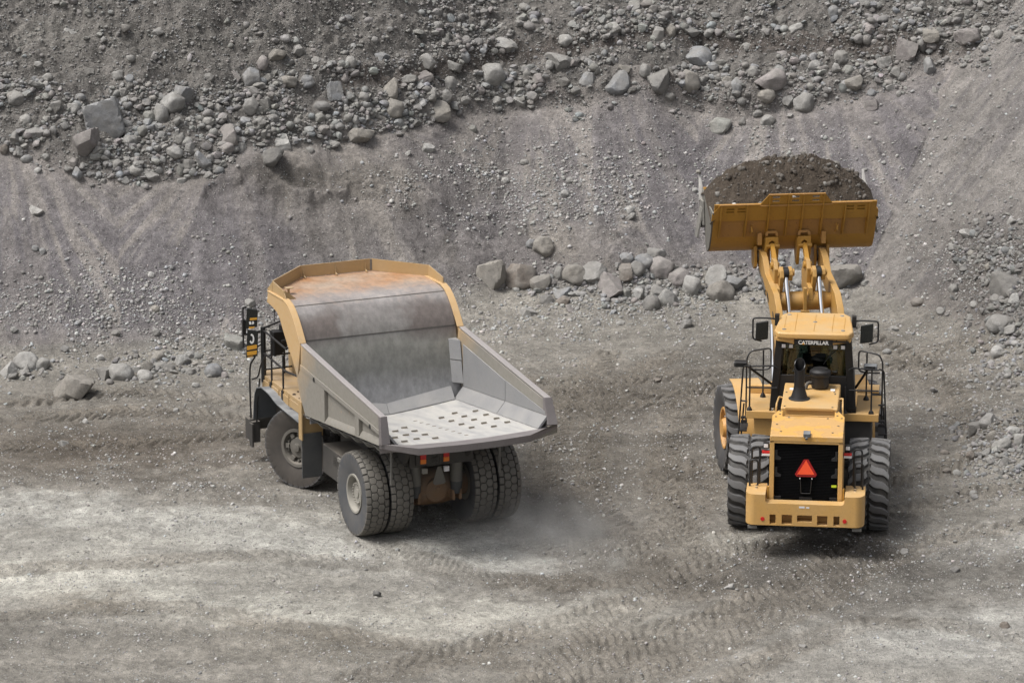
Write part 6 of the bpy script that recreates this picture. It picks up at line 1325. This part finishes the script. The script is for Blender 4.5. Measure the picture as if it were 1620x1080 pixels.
HAND = {  # the boulders one would name first
    (165, 175): 'largest boulder of the rubble bank, angular and bluish grey with a slanting flat face', (273, 156): 'smooth pale egg-shaped boulder resting against a darker stone in the bank', (140, 214): 'pinkish angular boulder directly below the largest bluish boulder',
    (779, 110): 'smooth pale oval boulder standing out alone in the middle of the bank', (889, 93): 'wide flat slab jutting from the bank under the brown sand layer', (1221, 123): 'pinkish pyramid-shaped boulder low in the bank above the loader bucket', (1273, 156): 'rounded grey boulder at the lowest edge of the bank above the loader bucket',
    (1433, 67): 'big pinkish boulder high in the bank where the sand slope rises', (1531, 53): 'dark pinkish angular boulder at the top corner where sand slope meets bank', (1103, 85): 'large flat bluish boulder high in the bank above the bucket', (975, 122): 'angular bluish boulder pair-leaning block left of the grey block in the bank',
    (570, 208): 'tan angular boulder half sunk in sand at the foot of the bank', (360, 210): 'pinkish layered boulder above two small stones at the foot of the bank', (57, 331): 'lone whitish stone lying high on the bare gravel slope', (1137, 192): 'flat greenish slab half buried in sand just below the bank',
    (1135, 440): 'upper pale boulder of the leaning pair beside the loader arms', (1140, 462): 'large tan egg-shaped boulder of the leaning pair beside the loader arms', (1332, 436): 'tan blocky boulder at the slope foot behind the loader cab mirror', (780, 435): 'tan blocky boulder nearest the dump truck canopy at the slope foot', (818, 432): 'brown flat slab leaning between two boulders near the truck canopy',
    (190, 588): 'largest pale rounded boulder in the row at the slope foot left of the truck', (42, 571): 'largest pale rounded boulder of the small cluster at the left edge', (120, 610): 'angular tan rock standing alone on the quarry floor', (338, 586): 'egg-shaped bluish boulder closest to the truck front fender', (369, 542): 'greenish blocky boulder just behind the truck mirror',
    (1590, 443): 'big dark angular boulder in the dark rubble slope at the right edge', (1581, 509): 'grey egg-shaped boulder below the big dark boulder at the right edge', (1531, 370): 'long flat whitish stone alone on the sand slope right of the bucket', (1578, 555): 'whitish egg-shaped stone lying at the foot of the dark rubble slope', (1565, 662): 'grey angular boulder topping the stone pile right of the loader', (1543, 676): 'dark blocky boulder at the near corner of the stone pile right of the loader',
    (1155, 928): 'whitish wedge-shaped scrap stone on the dark floor below the loader bumper', (1511, 900): 'dark rounded stone alone on the floor right of the loader tyre', (1590, 988): 'brown rounded stone alone in the lower right corner of the floor', (596, 938): 'dark angular stone alone on the dusty floor below the truck rear wheels', (100, 700): 'whitish wedge-shaped stone lying on the brown floor at the left', (262, 415): '',
    (1262, 415): 'pale angular boulder seen between the loader lift arms', (860, 388): 'tan rounded boulder set in the sand spill above the boulder row', (1221, 999): ''}
ANCH = {(165, 175): 'the largest bluish boulder', (273, 156): 'the pale egg-shaped boulder', (779, 110): 'the smooth oval boulder', (889, 93): 'the wide flat slab', (1221, 123): 'the pinkish pyramid boulder', (1273, 156): 'the rounded lowest boulder', (1433, 67): 'the big pinkish boulder', (1103, 85): 'the large flat bluish boulder', (570, 208): 'the half-sunk tan boulder', (360, 210): 'the pinkish layered boulder', (57, 331): 'the lone whitish stone', (1140, 462): 'the leaning boulder pair', (1332, 436): 'the tan block behind the cab', (780, 435): 'the tan block by the truck canopy', (1048, 421): 'the pinkish boulder of the row', (190, 588): 'the largest pale boulder of the left row', (42, 571): 'the pale cluster at the left edge', (120, 610): 'the lone angular rock', (338, 586): 'the egg-shaped boulder by the truck', (1590, 443): 'the big dark boulder', (1565, 662): 'the stone pile top', (624, 164): 'the tan egg boulder', (397, 117): 'the rounded bluish boulder', (1155, 928): 'the whitish scrap stone', (596, 938): 'the dark stone below the truck', (998, 342): 'the flat pale gravel stone', (320, 248): 'the lowest bluish block', (1511, 900): 'the dark stone by the loader tyre', (675, 95): 'the grey angular boulder in the sand layer'}
HAND[(1048, 421)] = 'rounded pinkish boulder on top of the boulder row between truck and loader'
HAND[(624, 164)] = 'tan egg-shaped boulder near the bottom of the bank, left of centre'
HAND[(397, 117)] = 'rounded bluish boulder crowning a column of stones in the bank'
HAND[(998, 342)] = 'flat pale stone lying on the bare gravel slope left of the bucket'
HAND[(320, 248)] = 'angular bluish block at the lowest point of the left bank'
HAND[(675, 95)] = 'grey angular boulder sitting in the brown sand layer of the bank'
HAND[(975, 122)] = 'angular bluish boulder with a broken face between slab and grey block in the bank'
BL = BL[:298]
used = set(HAND.values())
def size_word(w_): return 'cobble' if w_ < 13 else 'small stone' if w_ < 18 else 'stone' if w_ < 26 else 'boulder'
def make_label(px, py, wd, kd, sh):
    if HAND.get((int(px), int(py))): return HAND[(int(px), int(py))], kd, sh
    an = sorted(ANCH, key=lambda q: (q[0] - px) ** 2 + (2 * (q[1] - py)) ** 2)[:4]
    opts = []
    for a in an:
        if (int(px), int(py)) == a: continue
        dx, dy = px - a[0], py - a[1]; d = math.hypot(dx, dy)
        far = 'close ' if d < 45 else '' if d < 110 else 'well '
        v = 'above' if dy < -0.5 * abs(dx) else 'below' if dy > 0.5 * abs(dx) else ''
        h_ = 'left of' if dx < 0 else 'right of'
        rel = [f'{far}{v} {ANCH[a]}'] if v else [f'{far}{h_} {ANCH[a]}'] 
        if v: rel.append(f'{far}{v} and {h_} {ANCH[a]}')
        opts += rel
    for o_ in opts:
        t = f'{SHADE[sh][0]} {SHAPE_WORD[kd]} {size_word(wd)} {o_}'
        if t not in used: used.add(t); return t, kd, sh
    for sh2 in 'gptkbdvn':
        for kd2 in 'raeb':
            for o_ in opts:
                t = f'{SHADE[sh2][0]} {SHAPE_WORD[kd2]} {size_word(wd)} {o_}'
                if t not in used: used.add(t); return t, kd2, sh2
    return t, kd, sh
pts, tt = cast([b_[0] for b_ in BL], [min(b_[1] + b_[3] * 0.30, 1079) for b_ in BL])
RB = np.random.default_rng(21)
SPOTS = []
for (px, py, wd, ht, kd, sh), p, t in zip(BL, pts, tt):
    if p[1] > 139: continue
    if kd == 'r' and py > 372 and wd >= 16 and RB.random() < 0.6 and not HAND.get((int(px), int(py))): kd = 'a' if RB.random() < 0.6 else 'b'
    lab, kd, sh = make_label(px, py, wd, kd, sh)
    mpp = t / CF
    big = 1.14 if 372 < py < 640 else 1.0
    W_, H_ = big * wd * mpp * 1.10, big * ht * mpp * 1.22
    me, lo, hi = SHAPES[kd][int(RB.integers(len(SHAPES[kd])))]
    o = bpy.data.objects.new('boulder', me); COL.objects.link(o)
    rz = RB.uniform(-0.6, 0.6) + (math.pi if RB.random() < 0.5 else 0)
    ext = hi - lo
    if kd == 'e' : tilt = RB.uniform(-0.5, 0.5)
    elif kd in 'aw': tilt = RB.uniform(-0.45, 0.45)
    else: tilt = RB.uniform(-0.3, 0.3)
    sx, sz = W_ / ext[0], H_ / ext[2]
    if kd == 'e': sz *= 0.95
    sy = (W_ * 0.55 + H_ * 0.45) / ext[1]
    o.scale = (sx, sy, sz); o.rotation_euler = (RB.uniform(-0.35, 0.35), tilt, rz)
    o.location = (p[0], p[1] + 0.05 * W_, p[2] + H_ * (0.02 if py < 290 else 0.12))
    c = (np.array(SHADE[sh][1]) * 0.78 + 0.22 * np.array((0.215, 0.206, 0.192))) * RB.uniform(0.74, 1.0); o.color = (*c, 1)
    gp = 'boulders in the rubble bank' if py < 290 and not (px > 1500 and py > 110) else 'stones on the gravel slope' if py < 372 else 'boulders along the foot of the slope' if py < 640 and px < 1400 else 'stones of the right-hand rubble' if px > 1400 and py < 760 else 'stones on the quarry floor'
    tag(o, lab, 'boulder' if wd >= 22 else 'stone', gp)
    SPOTS.append((p[0], p[1], W_))

def scatter(name, label, cat, px, py, size, shade, n_ico, seed):
    """many small stones as one object of loose rubble"""
    rg = np.random.default_rng(seed)
    P, T = cast(px, py); ok = P[:, 1] < 139
    for cx, cy in PADS: ok &= np.hypot(P[:, 0] - cx, P[:, 1] - cy) > 0.62
    P, T, size, shade = P[ok], T[ok], size[ok], shade[ok]
    V0, F0 = ICO[n_ico]; var = [rock_shape(V0, rg, k) for k in 'raabbfearwab']
    n = len(P); k = len(V0); idx = rg.integers(len(var), size=n)
    V = np.stack(var)[idx]
    s = size * T / CF * 0.5
    sc3 = np.stack([rg.uniform(0.8, 1.25, n), rg.uniform(0.8, 1.25, n), rg.uniform(0.6, 1.0, n)], 1) * s[:, None]
    a = rg.uniform(0, 2 * np.pi, n); b = rg.normal(0, 0.5, n)
    V = V * sc3[:, None, :]
    y, z = V[..., 1] * np.cos(b)[:, None] - V[..., 2] * np.sin(b)[:, None], V[..., 1] * np.sin(b)[:, None] + V[..., 2] * np.cos(b)[:, None]
    x = V[..., 0] * np.cos(a)[:, None] - y * np.sin(a)[:, None]; y = V[..., 0] * np.sin(a)[:, None] + y * np.cos(a)[:, None]
    V = np.stack([x, y, z], -1) + P[:, None, :] + np.array([0, 0, 1.0]) * (s * 0.12)[:, None, None]
    F = F0[None] + (np.arange(n) * k)[:, None, None]
    C = np.repeat(shade, k, 0)
    o = np_mesh(name, V.reshape(-1, 3), F.reshape(-1, 3), M['rubble'], C, True)
    if n_ico > 1: o.data.set_sharp_from_angle(angle=rad(40))
    tag(o, label, cat, None, 'stuff'); return o

RS = np.random.default_rng(77)
def shades(n, lo=0.16, hi=0.31):
    b = RS.uniform(lo, hi, n) ** 1.0; t = RS.normal(0, 0.018, (n, 3)); w_ = RS.random(n)
    tint = np.where(w_[:, None] < 0.15, (1.05, 0.98, 0.96), np.where(w_[:, None] < 0.35, (0.97, 1.0, 1.04), (1.01, 1.0, 0.965)))
    return np.clip(b[:, None] * (tint + t), 0.05, 0.6)

def sample(n, dens, box=(-220, 1840, -60, 1130)):
    x = np.empty(0); y = np.empty(0)
    while len(x) < n:
        a = RS.uniform(box[0], box[1], n * 2); b = RS.uniform(box[2], box[3], n * 2)
        k = RS.random(n * 2) < dens(a, b); x = np.concatenate([x, a[k]]); y = np.concatenate([y, b[k]])
    return x[:n], y[:n]

def d_bank(x, y):
    t = C_TOP(x); clump = fbm(x / 55.0, y / 30.0, 3, 91)
    inb = (y < t + (fbm(x / 26.0, y / 26.0, 3, 95) - 0.52) * 70) & (y > -60)
    d = np.where(inb, sstep(0.30, 0.62, clump), 0)
    s1 = y - C_S1(x); d = d * np.where((s1 > -2) & (s1 < 22) & (x > 480), 0.10, 1)
    s2 = y - C_S2(x); d = d * np.where((s2 > -2) & (s2 < 26) & (x > 820), 0.15, 1)
    up = C_S1(x) - 30 - (x < 560) * (560 - x) * 0.02
    xx = x + (fbm(x / 50.0, y / 30.0, 3, 96) - 0.5) * 420; thin = 1 - sstep(560, 760, xx)
    d = d * np.where(y < up + (fbm(x / 40.0, y / 40.0, 2, 97) - 0.5) * 30, 1 - thin * (0.95 - 0.12 * (fbm(x / 80 + y / 25, y / 18, 2, 92) > 0.55)), 1)
    return d
def d_slope(x, y):
    cl = fbm(x / 70.0, y / 45.0, 3, 93)
    d = 0.02 + 0.9 * blob(x, y, 830, 300, 190, 45) + 0.7 * blob(x, y, 900, 280, 120, 60) + 0.75 * blob(x, y, 180, 490, 260, 60) + 0.6 * blob(x, y, 330, 520, 140, 60) + 0.5 * blob(x, y, 1020, 470, 200, 45) + 0.4 * blob(x, y, 820, 520, 190, 40) + 0.25 * blob(x, y, 1200, 250, 140, 60)
    d = d + 0.35 * blob(x, y, 1560, 420, 120, 90) + 0.12 * blob(x, y, 1500, 300, 120, 120)
    d = d * (0.35 + 1.3 * sstep(0.35, 0.65, cl))
    return np.where((y > C_TOP(x) + 6) & (y < C_TOE(x) + 60), np.clip(d, 0, 1), 0)
def d_floor(x, y):
    cl = fbm(x / 60.0, y / 22.0, 3, 94)
    d = 0.25 + 0.6 * blob(x, y, 1460, 620, 180, 140) + 0.5 * blob(x, y, 250, 760, 330, 50) + 0.4 * blob(x, y, 1480, 900, 200, 60) + 0.3 * blob(x, y, 900, 720, 200, 100)
    d = d * (0.2 + 1.4 * sstep(0.35, 0.65, cl))
    return np.where(y > C_TOE(x) + 10, np.clip(d, 0, 1), 0)
def d_pile(x, y):
    d = 1.1 * blob(x, y, 1600, 705, 66, 52) + 0.9 * blob(x, y, 1610, 500, 60, 60) + 0.7 * blob(x, y, 1570, 400, 50, 50) + 0.6 * blob(x, y, 1585, 590, 40, 20)
    d = d + 0.5 * blob(x, y, 270, 578, 70, 18) + 0.9 * blob(x, y, 1020, 460, 90, 30) + 0.35 * blob(x, y, 880, 445, 80, 22) + 0.6 * blob(x, y, 1100, 455, 70, 22) + 0.7 * blob(x, y, 1260, 440, 70, 30) + 0.4 * blob(x, y, 40, 585, 50, 12)
    return np.clip(d, 0, 1)
def d_all(x, y): return np.where(y > C_TOP(x) + 4, np.where(y < C_TOE(x) + 20, 0.75, 0.8), 0.5)
def logsize(n, lo, hi, p=2.2):
    u = RS.random(n); return (lo ** (1 - p) + u * (hi ** (1 - p) - lo ** (1 - p))) ** (1 / (1 - p))

n = 6000; x, y = sample(n, d_bank, (-220, 1840, -60, 300)); scatter('bank_rubble', 'grey rubble of many stones packed in the steep quarry bank', 'rubble', x, y, logsize(n, 5.0, 20, 2.4), shades(n), 2, 101)
n = 30000; x, y = sample(n, lambda x, y: np.clip(d_bank(x, y) * 0.7 + 0.45 * (y < C_TOP(x) - 2), 0, 1), (-220, 1840, -60, 300)); scatter('bank_gravel', 'fine gravel between the stones of the quarry bank', 'gravel', x, y, logsize(n, 1.8, 7, 2.4), shades(n, 0.13, 0.29), 1, 102)
n = 15000; x, y = sample(n, d_slope, (-220, 1840, 90, 640)); scatter('slope_gravel', 'loose grey gravel strewn over the sloping pit side', 'gravel', x, y, logsize(n, 2.0, 10, 2.7), shades(n, 0.22, 0.50), 1, 103)
n = 3600; x, y = sample(n, d_pile, (-60, 1840, 330, 800)); scatter('pile_rubble', 'heaped rounded stones at the foot of the slopes', 'rubble', x, y, logsize(n, 4, 16, 2.2), shades(n, 0.15, 0.31) * np.where((x > 1440) & (y < 530), 0.68, 1.0)[:, None], 2, 104)
n = 15000; x, y = sample(n, d_floor, (-220, 1840, 500, 1130)); scatter('floor_gravel', 'pale gravel scattered over the dirt quarry floor', 'gravel', x, y, logsize(n, 2.0, 9, 2.8), shades(n, 0.24, 0.56), 1, 105)
n = 30000; x, y = sample(n, d_all, (-220, 1840, -60, 1130)); scatter('grit', 'tiny grit and chips covering ground and slopes', 'gravel', x, y, logsize(n, 1.2, 3.6, 2.2), shades(n, 0.14, 0.52), 1, 106)

# stones lying on the bucket corner and soil
def loose(px_local, size, shade, lab):
    me, lo, hi = SHAPES['e'][1]; o = bpy.data.objects.new('stone', me); COL.objects.link(o)
    o.location = FRONT_M @ Vector(px_local); o.scale = (size, size * 0.9, size * 0.7); o.rotation_euler = (0.2, 0.3, 1.0); o.color = (*SHADE[shade][1], 1); tag(o, lab, 'stone', 'stones on the loaded bucket')
loose((-1.97, 4.86, 6.50), 0.075, 't', 'small tan stone balanced on the corner tooth of the raised bucket')
loose((-1.42, 3.12, 6.10), 0.07, 'w', 'whitish stone perched on the straight back edge of the raised bucket')
loose((-0.05, 2.99, 6.27), 0.055, 'w', 'whitish stone caught in a slot of the raised bucket guard')
loose((0.1, 3.15, 6.42), 0.07, 'd', 'dark stone in the soil just above the raised middle of the bucket guard')

# clods and pebbles in the heaped soil
hp = bpy.data.objects['soil_heap']; hv = np.array([v.co[:] for v in hp.data.vertices]).reshape(90, 190, 3)[4:62, 8:182].reshape(-1, 3)
rg_ = np.random.default_rng(3); pick = hv[rg_.integers(len(hv), size=420)]; sz_ = 0.022 + 0.075 * rg_.random(420) ** 4
V0, F0 = ICO[2]; var = np.stack([rock_shape(V0, rg_, k) for k in 'abarfa']); Vc = var[rg_.integers(6, size=420)] * sz_[:, None, None] * rg_.uniform(0.7, 1.2, (420, 1, 3)) + pick[:, None, :]
cc = np.where(rg_.random(420)[:, None] < 0.86, np.array([0.062, 0.050, 0.040]), np.array([0.24, 0.23, 0.215])) * rg_.uniform(0.7, 1.25, (420, 1))
oc = np_mesh('soil_clods', Vc.reshape(-1, 3), (F0[None] + (np.arange(420) * len(V0))[:, None, None]).reshape(-1, 3), M['rubble'], np.repeat(cc, len(V0), 0)); oc.matrix_world = FRONT_M.copy()
tag(oc, 'clods and pebbles covering the soil heap in the bucket', 'soil clods', None, 'stuff')

# drifting dust behind the truck's rear wheels
def dust(loc, size, dens):
    bm = bmesh.new(); bmesh.ops.create_icosphere(bm, subdivisions=3, radius=1.0); me = bpy.data.meshes.new('dust_cloud'); bm.to_mesh(me); bm.free()
    m = bpy.data.materials.new('dust_volume'); m.use_nodes = True; n_ = m.node_tree; n_.nodes.clear()
    out = n_.nodes.new('ShaderNodeOutputMaterial'); pv = n_.nodes.new('ShaderNodeVolumePrincipled'); pv.inputs['Color'].default_value = (0.985, 0.975, 0.955, 1); pv.inputs['Anisotropy'].default_value = 0.2
    tc = n_.nodes.new('ShaderNodeTexCoord'); ln = n_.nodes.new('ShaderNodeVectorMath'); ln.operation = 'LENGTH'; n_.links.new(tc.outputs['Object'], ln.inputs[0])
    f = mth(n_, 'POWER', mth(n_, 'SUBTRACT', 1.0, ln.outputs['Value'], True), 1.3)
    geo = n_.nodes.new('ShaderNodeNewGeometry'); nn = noise(n_, geo.outputs['Position'], 1.6, 5, 0.6)
    f = mth(n_, 'MULTIPLY', f, ramp(n_, nn, [(0.36, (0.05,) * 3), (0.62, (1, 1, 1))]).outputs[0])
    n_.links.new(mth(n_, 'MULTIPLY', f, dens), pv.inputs['Density']); n_.links.new(pv.outputs[0], out.inputs['Volume'])
    me.materials.append(m); o = bpy.data.objects.new('dust_cloud', me); COL.objects.link(o); o.location = loc; o.scale = size
    tag(o, 'thin pale dust swirling behind the truck rear wheels', 'dust', None, 'stuff')
dust((0.75, 85.4, 0.25), (2.4, 2.5, 0.95), 0.7)


# keep to thing > part > sub-part: a piece that has pieces of its own is a part of the thing itself
for o in list(sc.objects):
    if o.children and o.parent and o.parent.parent and o.parent.parent.parent is None:
        o.parent = o.parent.parent
